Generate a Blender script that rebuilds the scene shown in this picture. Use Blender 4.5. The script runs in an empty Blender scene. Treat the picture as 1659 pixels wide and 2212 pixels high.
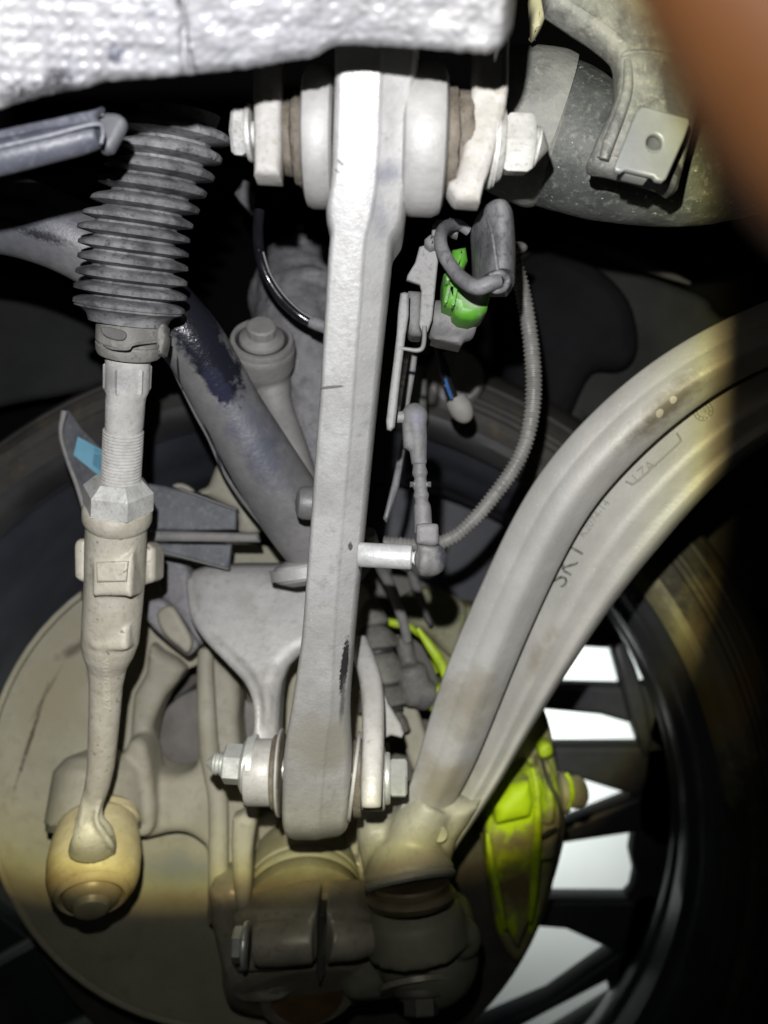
import bpy, bmesh, math, random
from mathutils import Vector, Matrix, noise
from mathutils.bvhtree import BVHTree
random.seed(7)
S = bpy.context.scene
COL = S.collection
F = 1659.0; CU = 829.5; CV = 1106.0          # focal length and centre in the survey grid used for measuring

# ------------------------------------------------------------------ camera, world, lamps
cam = bpy.data.objects.new('camera', bpy.data.cameras.new('camera'))
COL.objects.link(cam)
cam.rotation_euler = (math.radians(90), 0, 0)
cam.data.sensor_fit = 'VERTICAL'; cam.data.sensor_height = 36; cam.data.sensor_width = 27
cam.data.lens = 27
cam.data.clip_start = .004; cam.data.clip_end = 60
cam.data.dof.use_dof = True; cam.data.dof.focus_distance = .36; cam.data.dof.aperture_fstop = 27/4.2
S.camera = cam
S.view_settings.view_transform = 'Standard'; S.view_settings.look = 'None'
S.view_settings.exposure = .0; S.view_settings.gamma = 1
w = bpy.data.worlds.new('World'); S.world = w; w.use_nodes = True
w.node_tree.nodes['Background'].inputs[0].default_value = (.75, .85, .8, 1)
w.node_tree.nodes['Background'].inputs[1].default_value = .003

FLASH = Vector((-.0125, -.002, .048))
def spot(name, power, color, half_deg, blend, tgt, radius=.0028, loc=FLASH):
    l = bpy.data.lights.new(name, 'SPOT'); l.energy = power; l.color = color
    l.spot_size = math.radians(2*half_deg); l.spot_blend = blend; l.shadow_soft_size = radius
    o = bpy.data.objects.new(name, l); COL.objects.link(o); o.location = loc
    o.rotation_euler = Vector(tgt).to_track_quat('-Z', 'Y').to_euler()
    return o
fl_ = spot('camera_flash', 7.8, (1, 1, 1), 80, .0, (-.13, 1, .07))
fl_.data.use_nodes = True                       # beam profile of the phone's flash: cool core, yellow then brown rim, faint leak outside
_n = fl_.data.node_tree.nodes; _l = fl_.data.node_tree.links
_tc = _n.new('ShaderNodeTexCoord'); _sx = _n.new('ShaderNodeSeparateXYZ'); _l.new(_tc.outputs['Normal'], _sx.inputs[0])
def _m(op, a, b=None):
    x = _n.new('ShaderNodeMath'); x.operation = op
    for k, q in enumerate((a, b)):
        if q is None: continue
        if isinstance(q, (int, float)): x.inputs[k].default_value = q
        else: _l.new(q, x.inputs[k])
    return x.outputs[0]
_z = _m('ABSOLUTE', _sx.outputs['Z'])
_px = _m('POWER', _m('DIVIDE', _m('ABSOLUTE', _m('DIVIDE', _sx.outputs['X'], _z)), .632), 2.7)
_py = _m('POWER', _m('DIVIDE', _m('ABSOLUTE', _m('DIVIDE', _sx.outputs['Y'], _z)), .668), 2.7)
_rn = _m('POWER', _m('ADD', _px, _py), 1/2.7)          # squarish cutoff shaped to stand for finger shade: 0 on the axis, 1 at the edge of the beam
_gain = _n.new('ShaderNodeMapRange'); _l.new(_m('DIVIDE', _sx.outputs['Y'], _z), _gain.inputs[0])   # gain added to brighten the lower parts
_gain.inputs[1].default_value = -.66; _gain.inputs[2].default_value = -.1; _gain.inputs[3].default_value = 1.55; _gain.inputs[4].default_value = 1.0
_mr = _n.new('ShaderNodeMapRange'); _mr.inputs[1].default_value = 0; _mr.inputs[2].default_value = 1.5; _l.new(_rn, _mr.inputs[0])
_cr = _n.new('ShaderNodeValToRGB'); _l.new(_mr.outputs[0], _cr.inputs[0])
_e = _cr.color_ramp.elements
LEAK = .0095
PROFILE = [(0, (.73, .73, .77)), (9, (.76, .76, .79)), (16, (.96, .95, .97)), (23, (1.16, 1.14, 1.10)), (28, (1.32, 1.29, 1.17)), (31.5, (1.42, 1.37, .97)), (32.9, (1.30, 1.20, .58)), (34.0, (.60, .46, .19)), (35.4, (LEAK*1.3, LEAK, LEAK*.8)), (45, (LEAK, LEAK, LEAK))]
while len(_e) < len(PROFILE): _e.new(.5)
for el, (dg, c) in zip(_e, PROFILE): el.position = min(dg/34.2/1.5, 1); el.color = tuple(x/1.5 for x in c)+(1,)
_em = [x for x in _n if x.type == 'EMISSION'][0]; _l.new(_cr.outputs[0], _em.inputs['Color']); _l.new(_m('MULTIPLY', _gain.outputs[0], 1.5), _em.inputs['Strength'])
spot('camera_flash_spill', 1.4, (.98, 1.0, .90), 34.5, .8, (-.10, 1, -.27))    # stray light under the beam
def area(name, power, color, size, loc, tgt):
    l = bpy.data.lights.new(name, 'AREA'); l.energy = power; l.color = color; l.size = size; l.spread = math.radians(110)
    o = bpy.data.objects.new(name, l); COL.objects.link(o); o.location = loc
    o.rotation_euler = (Vector(tgt)-Vector(loc)).to_track_quat('-Z', 'Y').to_euler()
area('wall_fill_lamp', 5.2, (.95, 1.0, .97), .25, (.12, 1.30, -.42), (.33, 1.75, -.52))  # unseen lamp added behind the wheel to whiten the wall

# ------------------------------------------------------------------ geometry helpers (geo = (verts, faces))
def W(u, v, q):
    d = 1.0/q
    return Vector(((u-CU)/F*d, d, (CV-v)/F*d))
def px(r, q): return r/F/q
def cat(pts, n=8, closed=False):
    """Catmull-Rom resample of tuples."""
    P = [tuple(p) for p in pts]; N = len(P); out = []
    segs = N if closed else N-1
    for i in range(segs):
        if closed: p0, p1, p2, p3 = P[(i-1) % N], P[i], P[(i+1) % N], P[(i+2) % N]
        else: p0, p1, p2, p3 = P[max(i-1, 0)], P[i], P[i+1], P[min(i+2, N-1)]
        for k in range(n):
            t = k/n; t2 = t*t; t3 = t2*t
            out.append(tuple(.5*(2*b+(-a+c)*t+(2*a-5*b+4*c-d)*t2+(-a+3*b-3*c+d)*t3) for a, b, c, d in zip(p0, p1, p2, p3)))
    if not closed: out.append(P[-1])
    return out
def join(*gs):
    V = []; Fc = []
    for g in gs:
        o = len(V); V += g[0]; Fc += [tuple(i+o for i in f) for f in g[1]]
    return (V, Fc)
def loft(rings, cap=True, closed=True):
    n = len(rings[0]); V = [p for r in rings for p in r]; Fc = []
    for i in range(len(rings)-1):
        for j in range(n if closed else n-1):
            k = (j+1) % n
            Fc.append((i*n+j, i*n+k, (i+1)*n+k, (i+1)*n+j))
    if cap and closed:
        Fc.append(tuple(range(n))[::-1]); Fc.append(tuple((len(rings)-1)*n+j for j in range(n)))
    return (V, Fc)
CIRC = lambda n: [(math.cos(2*math.pi*k/n), math.sin(2*math.pi*k/n)) for k in range(n)]
def sweep3(pts, radii, sec=None, n=20, cap=True):
    """sweep a section along world points; section y faces the camera."""
    rings = []; N = len(pts)
    for i, p in enumerate(pts):
        t = (pts[min(i+1, N-1)]-pts[max(i-1, 0)]).normalized()
        view = (-p).normalized()
        y = (view - t*view.dot(t))
        y = y.normalized() if y.length > 1e-5 else Vector((0, 0, 1))
        x = t.cross(y)
        s = sec(i/(N-1)) if callable(sec) else (sec or CIRC(n))
        rings.append([p + (x*a + y*b)*radii[i] for a, b in s])
    return loft(rings, cap)
def sweep(path, sub=6, sec=None, n=20, rf=None, cap=True):
    """path of (u, v, q, half width)"""
    P = cat(path, sub) if sub > 1 else path
    return sweep3([W(a, b, c) for a, b, c, r in P], [px(r, c) for a, b, c, r in P], sec, n, cap)
def lathe(A, B, prof, n=32, twist=0, cap=True):
    """profile of (t along A..B as fraction, radius in metres)"""
    ax = (B-A); L = ax.length; ax = ax/L
    ref = Vector((0, -1, 0)) if abs(ax.y) < .9 else Vector((0, 0, 1))
    y = (ref-ax*ref.dot(ax)).normalized(); x = ax.cross(y)
    rings = [[A+ax*(t*L)+(x*math.cos(twist+2*math.pi*k/n)+y*math.sin(twist+2*math.pi*k/n))*max(r, 1e-5) for k in range(n)] for t, r in prof]
    return loft(rings, cap)
def cyl(A, B, r, bev=.0015, n=32, r2=None):
    L = (B-A).length; b = bev/L; r2 = r if r2 is None else r2
    return lathe(A, B, [(0, r-bev), (b*.3, r-bev*.3), (b, r), (1-b, r2), (1-b*.3, r2-bev*.3), (1, r2-bev)], n)
def hexa(A, B, r, bev=.0012, twist=0):
    L = (B-A).length; b = bev/L
    return lathe(A, B, [(0, r*.86), (b, r), (1-b, r), (1, r*.86)], 6, twist)
def ball(c, r, sx=1, sy=1, sz=1, n=24, m=14):
    rings = [[Vector((c.x+sx*r*math.sin(a)*math.cos(b), c.y+sy*r*math.sin(a)*math.sin(b), c.z+sz*r*math.cos(a))) for b in [2*math.pi*k/n for k in range(n)]] for a in [.02+(math.pi-.04)*i/m for i in range(m+1)]]
    return loft(rings)
def slab(outline, q, thick, bev=.0015, holes=(), rnd=0, res=2):
    """plate cut to an outline, facing the camera; q constant or q(u,v); rounded edges; thickness goes back along Y"""
    qf = q if callable(q) else (lambda u, v: q)
    def rs(o):
        return cat(o, rnd, True) if rnd else [tuple(p) for p in o]
    out = rs(outline); hs = [rs(h) for h in holes]
    cu = sum(p[0] for p in out)/len(out); cv = sum(p[1] for p in out)/len(out)
    k = 1/qf(cu, cv)/F
    c = bpy.data.curves.new('c', 'CURVE'); c.dimensions = '2D'; c.fill_mode = 'BOTH'
    c.extrude = max(thick/2-bev, 1e-5); c.bevel_depth = bev; c.bevel_resolution = res; c.offset = -bev
    for o in [out]+hs:
        s = c.splines.new('POLY'); s.points.add(len(o)-1); s.use_cyclic_u = True
        for p, a in zip(s.points, o): p.co = ((a[0]-cu)*k, -(a[1]-cv)*k, 0, 1)
    ob = bpy.data.objects.new('c', c); COL.objects.link(ob)
    dg = bpy.context.evaluated_depsgraph_get()
    me = bpy.data.meshes.new_from_object(ob.evaluated_get(dg))
    V = []
    for vv in me.vertices:
        u = cu+vv.co.x/k; v = cv-vv.co.y/k
        V.append(W(u, v, qf(u, v))+Vector((0, thick/2-vv.co.z, 0)))
    Fc = [tuple(p.vertices) for p in me.polygons]
    bpy.data.objects.remove(ob); bpy.data.curves.remove(c); bpy.data.meshes.remove(me)
    return (V, Fc)
def bar(a, b, wpx, thick, q1, q2, bev=.001):
    """straight flat bar between two grid points"""
    dx, dy = b[0]-a[0], b[1]-a[1]; L = math.hypot(dx, dy); nx, ny = -dy/L*wpx/2, dx/L*wpx/2
    def qf(u, v):
        t = ((u-a[0])*dx+(v-a[1])*dy)/L/L
        return q1+(q2-q1)*min(max(t, -.1), 1.1)
    return slab([(a[0]+nx, a[1]+ny), (b[0]+nx, b[1]+ny), (b[0]-nx, b[1]-ny), (a[0]-nx, a[1]-ny)], qf, thick, bev)

# ------------------------------------------------------------------ objects
LOC = {}
def thing(name, label, catg, loc=(0, 0, 0), group=None):
    o = bpy.data.objects.new(name, None); COL.objects.link(o); o.location = loc
    o.empty_display_size = .02
    o['label'] = label; o['category'] = catg
    if group: o['group'] = group
    LOC[o.name] = Vector(loc)
    return o
def mk(name, geo, m, parent=None, sharp=35, cast=None, label=None, sm=None, noise_amp=0, nscale=60):
    me = bpy.data.meshes.new(name)
    if cast:
        t = bpy.data.meshes.new('t'); t.from_pydata([tuple(v) for v in geo[0]], [], geo[1])
        bm = bmesh.new(); bm.from_mesh(t); bmesh.ops.recalc_face_normals(bm, faces=bm.faces[:]); bm.to_mesh(t); bm.free()
        ob = bpy.data.objects.new('t', t); COL.objects.link(ob)
        r = ob.modifiers.new('r', 'REMESH'); r.mode = 'VOXEL'; r.voxel_size = cast[0]
        if cast[1]:
            s = ob.modifiers.new('s', 'SMOOTH'); s.factor = .5; s.iterations = cast[1]
        dg = bpy.context.evaluated_depsgraph_get()
        me = bpy.data.meshes.new_from_object(ob.evaluated_get(dg)); me.name = name
        bpy.data.objects.remove(ob); bpy.data.meshes.remove(t)
        me.materials.clear(); sharp = 180
    else:
        me.from_pydata([tuple(v) for v in geo[0]], [], geo[1])
        bm = bmesh.new(); bm.from_mesh(me); bmesh.ops.recalc_face_normals(bm, faces=bm.faces[:]); bm.to_mesh(me); bm.free()
    if noise_amp:
        me.update()
        for v in me.vertices:
            v.co += v.normal*noise_amp*noise.fractal(v.co*nscale, .8, 2.1, 4)
    me.shade_smooth()
    if sharp < 180: me.set_sharp_from_angle(angle=math.radians(sharp))
    me.materials.append(m)
    o = bpy.data.objects.new(name, me); COL.objects.link(o)
    org = Vector((0, 0, 0))
    p = parent
    if parent is not None:
        o.parent = parent; org = LOC[parent.name]
    LOC[o.name] = org
    if org.length > 0: me.transform(Matrix.Translation(-org))
    if label: o['label'] = label
    return o
def solo(o, label, catg, kind=None, group=None):
    if label: o['label'] = label
    if catg: o['category'] = catg
    if kind: o['kind'] = kind
    if group: o['group'] = group
    return o
def bvh_of(*objs):
    V = []; Fc = []
    for o in objs:
        org = LOC[o.name]; b = len(V)
        V += [v.co+org for v in o.data.vertices]; Fc += [tuple(i+b for i in p.vertices) for p in o.data.polygons]
    return BVHTree.FromPolygons(V, Fc)
def text(s, u, v, ang, size, lift, m, parent, tree, name='lettering', path=None, shear=0, spacing=1.0, bold=0):
    """raised letters laid on a surface (tree), centred at grid (u,v), turned by ang degrees (counter-clockwise)"""
    c = bpy.data.curves.new('t', 'FONT'); c.body = s; c.size = size; c.extrude = 1; c.align_x = 'CENTER'; c.align_y = 'CENTER'
    c.space_character = spacing; c.offset = bold
    ob = bpy.data.objects.new('t', c); COL.objects.link(ob)
    me = bpy.data.meshes.new_from_object(ob.evaluated_get(bpy.context.evaluated_depsgraph_get()))
    ca, sa = math.cos(math.radians(ang)), math.sin(math.radians(ang)); V = []
    for vv in me.vertices:
        x, y = vv.co.x, vv.co.y
        uu = u+x*ca-y*sa; vw = v-(x*sa+y*ca)
        V.append(lay(uu, vw, tree, lift if vv.co.z > 0 else -.0004))
    g = (V, [tuple(p.vertices) for p in me.polygons])
    bpy.data.objects.remove(ob); bpy.data.curves.remove(c); bpy.data.meshes.remove(me)
    return mk(name, g, m, parent, 30)
def lay(u, v, tree, lift):
    d = W(u, v, 1.0).normalized()
    h = tree.ray_cast(Vector((0, 0, 0)), d)
    p = h[0] if h[0] is not None else W(u, v, 2.0)
    return p-d*lift

# ------------------------------------------------------------------ materials
def mat(name, c1, c2, rough=.6, metal=0.0, scale=45, bump=.25, bscale=420, spots=(), speck=None, spec=.5, c3=None, streak=None, rough2=None):
    """mottled procedural surface: c1/c2 broad noise, c3 fine grime, spots = marks with a place of their own"""
    m = bpy.data.materials.new(name); m.use_nodes = True; nt = m.node_tree; N = nt.nodes; L = nt.links
    b = N['Principled BSDF']; tc = N.new('ShaderNodeTexCoord'); geo = N.new('ShaderNodeNewGeometry')
    pos = geo.outputs['Position']
    def nz(sc, det=6, rg=.6, vec=None, dist=0):
        n = N.new('ShaderNodeTexNoise'); n.inputs['Scale'].default_value = sc; n.inputs['Detail'].default_value = det
        n.inputs['Roughness'].default_value = rg; n.inputs['Distortion'].default_value = dist
        L.new(vec or pos, n.inputs['Vector']); return n.outputs['Fac']
    def ramp(f, a, z):
        r = N.new('ShaderNodeMapRange'); r.inputs[1].default_value = a; r.inputs[2].default_value = z
        L.new(f, r.inputs[0]); return r.outputs[0]
    def mix(f, a, c):
        x = N.new('ShaderNodeMix'); x.data_type = 'RGBA'
        L.new(f, x.inputs[0])
        for i, q in ((6, a), (7, c)):
            if isinstance(q, tuple): x.inputs[i].default_value = q+(1,)
            else: L.new(q, x.inputs[i])
        return x.outputs[2]
    f1 = ramp(nz(scale, 7, .62), .36, .64)
    col = mix(f1, c1, c2)
    f2 = ramp(nz(scale*5, 5, .7), .52, .72)
    if c3: col = mix(f2, col, c3)
    if speck:
        sp = ramp(nz(speck[1], 2, .5), speck[2], speck[2]+.04)
        col = mix(sp, col, speck[0])
    rsock = None
    for s in spots:
        (cu, cv, cq), (ru, rv, rd), ang, sc = s[:4]
        c = W(cu, cv, cq); mp = N.new('ShaderNodeMapping'); mp.vector_type = 'TEXTURE'
        mp.inputs['Location'].default_value = c; mp.inputs['Rotation'].default_value = (0, math.radians(-ang), 0)
        mp.inputs['Scale'].default_value = (px(ru, cq), rd, px(rv, cq))
        L.new(pos, mp.inputs['Vector'])
        ln = N.new('ShaderNodeVectorMath'); ln.operation = 'LENGTH'; L.new(mp.outputs[0], ln.inputs[0])
        nn = nz(s[4] if len(s) > 4 else 160, 5, .65)
        ad = N.new('ShaderNodeMath'); ad.operation = 'MULTIPLY_ADD'; L.new(nn, ad.inputs[0]); ad.inputs[1].default_value = s[5] if len(s) > 5 else 1.1
        L.new(ln.outputs['Value'], ad.inputs[2])
        off = .5*(s[5] if len(s) > 5 else 1.1)
        soft = len(s) > 5 and s[5] >= 1.6
        f = ramp(ad.outputs[0], (1.35 if soft else 1.12)+off, (.45 if soft else .8)+off)
        col = mix(f, col, sc)
        if len(s) > 6:
            mr = N.new('ShaderNodeMix'); L.new(f, mr.inputs[0])
            if rsock is None: mr.inputs[2].default_value = rough
            else: L.new(rsock, mr.inputs[2])
            mr.inputs[3].default_value = s[6]; rsock = mr.outputs[0]
    L.new(col, b.inputs['Base Color'])
    if rsock is None:
        rr = N.new('ShaderNodeMapRange'); L.new(f1, rr.inputs[0]); rr.inputs[3].default_value = rough; rr.inputs[4].default_value = rough2 if rough2 else min(rough+.12, 1)
        rsock = rr.outputs[0]
    L.new(rsock, b.inputs['Roughness'])
    b.inputs['Metallic'].default_value = metal; b.inputs['Specular IOR Level'].default_value = spec
    if bump:
        bp = N.new('ShaderNodeBump'); bp.inputs['Strength'].default_value = bump; bp.inputs['Distance'].default_value = .001
        a = N.new('ShaderNodeMath'); a.operation = 'ADD'; L.new(nz(bscale, 4, .6), a.inputs[0]); L.new(nz(bscale*.22, 3, .5), a.inputs[1])
        L.new(a.outputs[0], bp.inputs['Height']); L.new(bp.outputs[0], b.inputs['Normal'])
    return m

# ------------------------------------------------------------------ material set
MARM = mat('forged_aluminium', (.405, .40, .388), (.50, .495, .485), .42, .3, 38, .24, 520, c3=(.365, .36, .34), speck=((.56, .55, .53), 900, .67), spots=[
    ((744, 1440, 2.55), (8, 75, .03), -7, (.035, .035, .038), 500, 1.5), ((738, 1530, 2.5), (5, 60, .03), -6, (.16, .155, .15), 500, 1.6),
    ((690, 1620, 2.45), (75, 70, .05), 0, (.36, .345, .30), 60, 1.7),
    ((716, 836, 3.18), (26, 3.2, .03), 5, (.16, .155, .15), 260, .7),
    ((735, 349, 3.66), (9, 3, .03), -35, (.2, .2, .2), 400, .8), ((728, 366, 3.65), (7, 2.5, .03), -40, (.25, .25, .25), 400, .8),
    ((835, 375, 3.6), (34, 18, .04), 20, (.30, .305, .33), 190, 2.0), ((818, 470, 3.5), (18, 44, .04), 15, (.36, .36, .37), 320, 1.9),
    ((782, 265, 3.7), (34, 28, .04), 0, (.33, .33, .34), 420, 2.0), ((757, 1180, 2.8), (5, 9, .03), 0, (.12, .12, .12), 500, 1.2)])
MALU = mat('cast_aluminium', (.31, .305, .295), (.42, .415, .40), .5, .15, 55, .2, 420, c3=(.40, .39, .36))
MEAR = mat('dusty_cast_bracket', (.36, .345, .31), (.47, .46, .44), .6, 0, 90, .45, 260, c3=(.33, .29, .22))
MFORK = mat('fork_casting', (.38, .37, .355), (.48, .47, .46), .42, .1, 40, .25, 380, c3=(.33, .31, .285))
MKNU = mat('knuckle_dust', (.31, .292, .23), (.39, .37, .305), .62, 0, 30, .22, 240, c3=(.29, .27, .21))
MKNU2 = mat('knuckle_bare', (.30, .275, .225), (.40, .37, .305), .36, .2, 50, .2, 260, c3=(.25, .215, .17), rough2=.5)
MROD = mat('tie_rod_dust', (.50, .485, .455), (.64, .63, .605), .6, 0, 70, .3, 420, c3=(.40, .38, .34), spots=[
    ((268, 830, 2.5), (50, 26, .05), 0, (.36, .355, .345), 700, 2.2)])
MHOUS = mat('rod_end_forging', (.46, .43, .345), (.56, .53, .45), .5, .1, 60, .35, 330, c3=(.38, .35, .27), speck=((.26, .23, .17), 260, .68))
MBALL = mat('ball_socket_dust', (.52, .44, .25), (.62, .55, .36), .5, 0, 50, .2, 300, c3=(.46, .39, .22))
MCAP = mat('socket_cap', (.46, .40, .25), (.54, .49, .33), .36, .15, 50, .15, 300)
MZINC = mat('zinc_steel', (.62, .64, .62), (.74, .75, .73), .3, .55, 80, .12, 500, c3=(.55, .56, .53))
MZDUST = mat('dusty_zinc', (.55, .55, .52), (.70, .70, .68), .45, .3, 120, .2, 500, c3=(.38, .35, .30))
MRUB = mat('dusty_rubber', (.075, .075, .08), (.31, .305, .31), .6, 0, 60, .35, 500, c3=(.05, .05, .055), spec=.35)
MRUBP = mat('dusty_clamp_plastic', (.19, .18, .165), (.33, .315, .29), .62, 0, 70, .3, 420, c3=(.12, .12, .115))
MBUSH = mat('brown_bushing', (.085, .07, .052), (.17, .15, .12), .7, 0, 110, .5, 300, c3=(.07, .055, .04))
MBLK = mat('black_rubber', (.025, .025, .028), (.06, .06, .062), .5, 0, 60, .3, 320, c3=(.10, .095, .085))
MBAR = mat('painted_bar', (.15, .147, .15), (.225, .218, .217), .45, .1, 45, .25, 380, c3=(.17, .168, .172), rough2=.42, spots=[
    ((566, 960, 2.12), (40, 110, .09), 28, (.105, .11, .14), 110, 2.3), ((520, 880, 2.16), (26, 80, .09), 30, (.15, .152, .17), 150, 2.3),
    ((446, 745, 2.25), (46, 135, .09), 30, (.016, .017, .026), 170, 1.25, .2), ((482, 842, 2.2), (20, 44, .09), 30, (.03, .033, .06), 300, 1.5, .16),
    ((420, 660, 2.3), (80, 70, .09), 30, (.018, .018, .026), 150, 1.0, .22),
    ((398, 815, 2.22), (3, 34, .09), -9, (.03, .03, .035), 300, .6),
    ((462, 950, 2.15), (4, 30, .09), 20, (.03, .03, .035), 300, .9), ((482, 1010, 2.12), (3, 46, .09), 12, (.04, .04, .045), 300, .9),
    ((655, 1085, 2.05), (9, 12, .06), 20, (.02, .02, .035), 300, 1.2), ((40, 500, 2.4), (190, 90, .2), 0, (.12, .125, .145), 200, 1.8),
    ((30, 512, 2.4), (90, 7, .2), -6, (.02, .02, .025), 600, 2.4), ((130, 540, 2.4), (50, 9, .2), -14, (.02, .02, .025), 700, 2.6), ((80, 478, 2.4), (60, 12, .2), -6, (.03, .032, .04), 500, 2.6)])
MCURV = mat('curved_arm_forging', (.345, .342, .33), (.405, .40, .388), .46, .06, 30, .22, 500, c3=(.355, .35, .335), rough2=.55, speck=((.48, .47, .45), 520, .70), spots=[
    ((1438, 880, 2.45), (100, 26, .03), 46, (.17, .148, .115), 130, 1.6), ((1425, 893, 2.45), (9, 9, .03), 0, (.46, .43, .34), 200, .3), ((1449, 866, 2.45), (8, 8, .03), 0, (.46, .43, .34), 200, .3),
    ((1180, 1440, 2.2), (22, 90, .03), -26, (.25, .225, .185), 70, 1.9), ((1010, 1520, 2.1), (60, 70, .04), -20, (.28, .26, .22), 60, 1.9),
    ((960, 1690, 2.0), (60, 60, .05), 0, (.29, .265, .21), 60, 1.9)])
MCURVB = mat('arm_socket_dust', (.285, .28, .24), (.345, .34, .30), .5, .1, 40, .2, 320, c3=(.25, .24, .195))
MMARK = mat('black_marker', (.03, .032, .03), (.22, .22, .20), .55, 0, 300, 0)
MSHIELD = mat('dust_shield_sheet', (.345, .327, .25), (.43, .408, .32), .6, 0, 16, .2, 200, c3=(.32, .29, .215), spots=[
    ((120, 1480, 1.62), (70, 120, .1), -20, (.36, .325, .235), 40, 2.4), ((380, 1880, 1.62), (80, 40, .1), 0, (.24, .25, .235), 40, 2.0), ((140, 1840, 1.62), (26, 22, .1), 0, (.22, .2, .155), 300, 2.4), ((95, 1500, 1.62), (4, 60, .1), -30, (.24, .21, .15), 200, 2.2),
    ((60, 1600, 1.62), (5, 110, .1), -18, (.10, .085, .06), 120, 2.2), ((180, 1390, 1.62), (60, 12, .1), 30, (.16, .14, .1), 120, 1.7)])
MPIPE = mat('scuffed_tube', (.045, .05, .052), (.09, .096, .094), .5, 0, 60, .5, 330, c3=(.19, .19, .175), rough2=.62, speck=((.34, .33, .3), 420, .69))
MBRK = mat('scuffed_bracket', (.08, .083, .086), (.22, .225, .22), .55, 0, 80, .7, 240, c3=(.28, .27, .24), spots=[
    ((1420, 385, 3.3), (70, 40, .05), -20, (.035, .035, .037), 150, 1.2), ((1470, 250, 3.3), (40, 120, .05), 25, (.05, .05, .055), 100, 1.4), ((1443, 372, 3.3), (9, 7, .03), 0, (.35, .2, .13), 400, 1.0)])
MPLATE = mat('grey_clip_steel', (.20, .21, .222), (.24, .25, .26), .42, .2, 40, .08, 400, spots=[((1398, 253, 3.4), (11, 9, .03), 0, (.2, .195, .18), 300, .8)])
MUND = mat('pale_undertray', (.265, .265, .28), (.36, .36, .37), .38, .1, 50, .35, 150, c3=(.20, .205, .235), spots=[((75, 200, 4.65), (60, 9, .02), 10, (.06, .06, .065), 900, 3.4), ((130, 178, 4.65), (30, 8, .02), 10, (.05, .05, .055), 900, 3.4), ((265, 140, 4.65), (20, 10, .02), 20, (.10, .105, .13), 700, 3.2), ((397, 60, 4.9), (4, 90, .02), 2, (.09, .09, .09), 700, 3.0), ((655, 122, 4.65), (70, 7, .05), 8, (.08, .08, .08), 900, 2.9)], rough2=.5)
MTRIM = mat('slate_trim', (.055, .059, .075), (.085, .09, .11), .38, 0, 60, .3, 300, c3=(.15, .155, .18))
MSENS = mat('dusty_sensor_plastic', (.115, .113, .113), (.185, .18, .177), .6, 0, 75, .3, 420, c3=(.10, .10, .108), spots=[
    ((955, 1205, 2.85), (16, 36, .03), 20, (.035, .036, .045), 500, 1.8), ((905, 905, 2.95), (16, 20, .03), 0, (.15, .15, .18), 400, 1.8)])
MBRKT = mat('dusty_sensor_bracket', (.19, .187, .183), (.27, .265, .26), .55, .1, 80, .25, 420, c3=(.15, .15, .152))
MGREEN = mat('green_plastic', (.06, .225, .012), (.085, .28, .022), .42, 0, 60, .15, 400, c3=(.17, .21, .14), spots=[((1030, 640, 3.1), (22, 20, .05), 20, (.21, .23, .18), 200, 2.4)])
MBOOT = mat('connector_cover', (.075, .075, .082), (.17, .17, .175), .5, 0, 70, .4, 420, c3=(.04, .04, .048))
MHOSE = mat('glossy_black_hose', (.012, .012, .016), (.02, .02, .025), .12, 0, 90, .04, 300, speck=((.3, .3, .3), 330, .69))
MWHT = mat('hose_stripe', (.30, .30, .30), (.36, .36, .35), .4, 0, 90, 0)
MCOND = mat('dusty_conduit', (.17, .163, .153), (.25, .243, .23), .42, 0, 90, .2, 420, c3=(.22, .21, .20))
MLUMP = mat('grey_mottled_casting', (.20, .195, .205), (.31, .30, .31), .55, .1, 60, .5, 160, c3=(.14, .14, .155))
MLINK = mat('link_forging', (.30, .285, .275), (.38, .365, .35), .55, .1, 40, .2, 350, c3=(.27, .255, .245))
MDEF = mat('dark_deflector_plastic', (.10, .105, .118), (.17, .175, .19), .5, 0, 45, .25, 360, c3=(.24, .235, .23))
MDEFD = mat('dusty_deflector_plastic', (.20, .195, .19), (.28, .27, .26), .55, 0, 45, .25, 360, c3=(.17, .175, .19))
MBLUE = mat('blue_sticker', (.20, .50, .68), (.27, .58, .76), .45, 0, 60, .05, c3=(.34, .52, .58))
MBLUED = mat('barcode_ink', (.07, .19, .26), (.10, .24, .32), .5, 0, 300, 0)
MYEL = mat('caliper_paint', (.26, .25, .12), (.34, .325, .17), .5, 0, 40, .3, 260, c3=(.22, .2, .12), spots=[
    ((1110, 1840, 1.52), (80, 120, .1), 0, (.34, .38, .06), 90, 2.6),
    ((1112, 1735, 1.56), (84, 62, .09), 30, (.54, .78, .012), 70, 1.4), ((1156, 1830, 1.5), (11, 170, .2), 4, (.54, .78, .01), 200, 1.0), ((1068, 1870, 1.5), (10, 130, .2), -14, (.54, .78, .01), 200, 1.0),
    ((1190, 1700, 1.5), (18, 46, .2), 0, (.46, .62, .04), 150, 1.7), ((1093, 2000, 1.5), (14, 50, .2), -10, (.5, .7, .01), 200, 1.2), ((1150, 1985, 1.5), (16, 60, .2), 10, (.5, .7, .01), 200, 1.2),
    ((1112, 1812, 1.52), (52, 22, .1), -10, (.25, .225, .13), 120, 2.2), ((1108, 1850, 1.52), (46, 30, .1), 0, (.42, .52, .03), 420, 3.0), ((1115, 1905, 1.52), (60, 50, .1), 0, (.17, .12, .06), 120, 2.2), ((1190, 1790, 1.5), (30, 60, .2), 0, (.26, .245, .16), 120, 1.9)])
MYELB = mat('lime_paint', (.36, .52, .02), (.55, .77, .02), .45, 0, 70, .2, c3=(.27, .31, .07))
MYELD = mat('caliper_dust', (.20, .195, .13), (.28, .27, .19), .6, 0, 60, .3, 240, c3=(.33, .40, .06))
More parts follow.
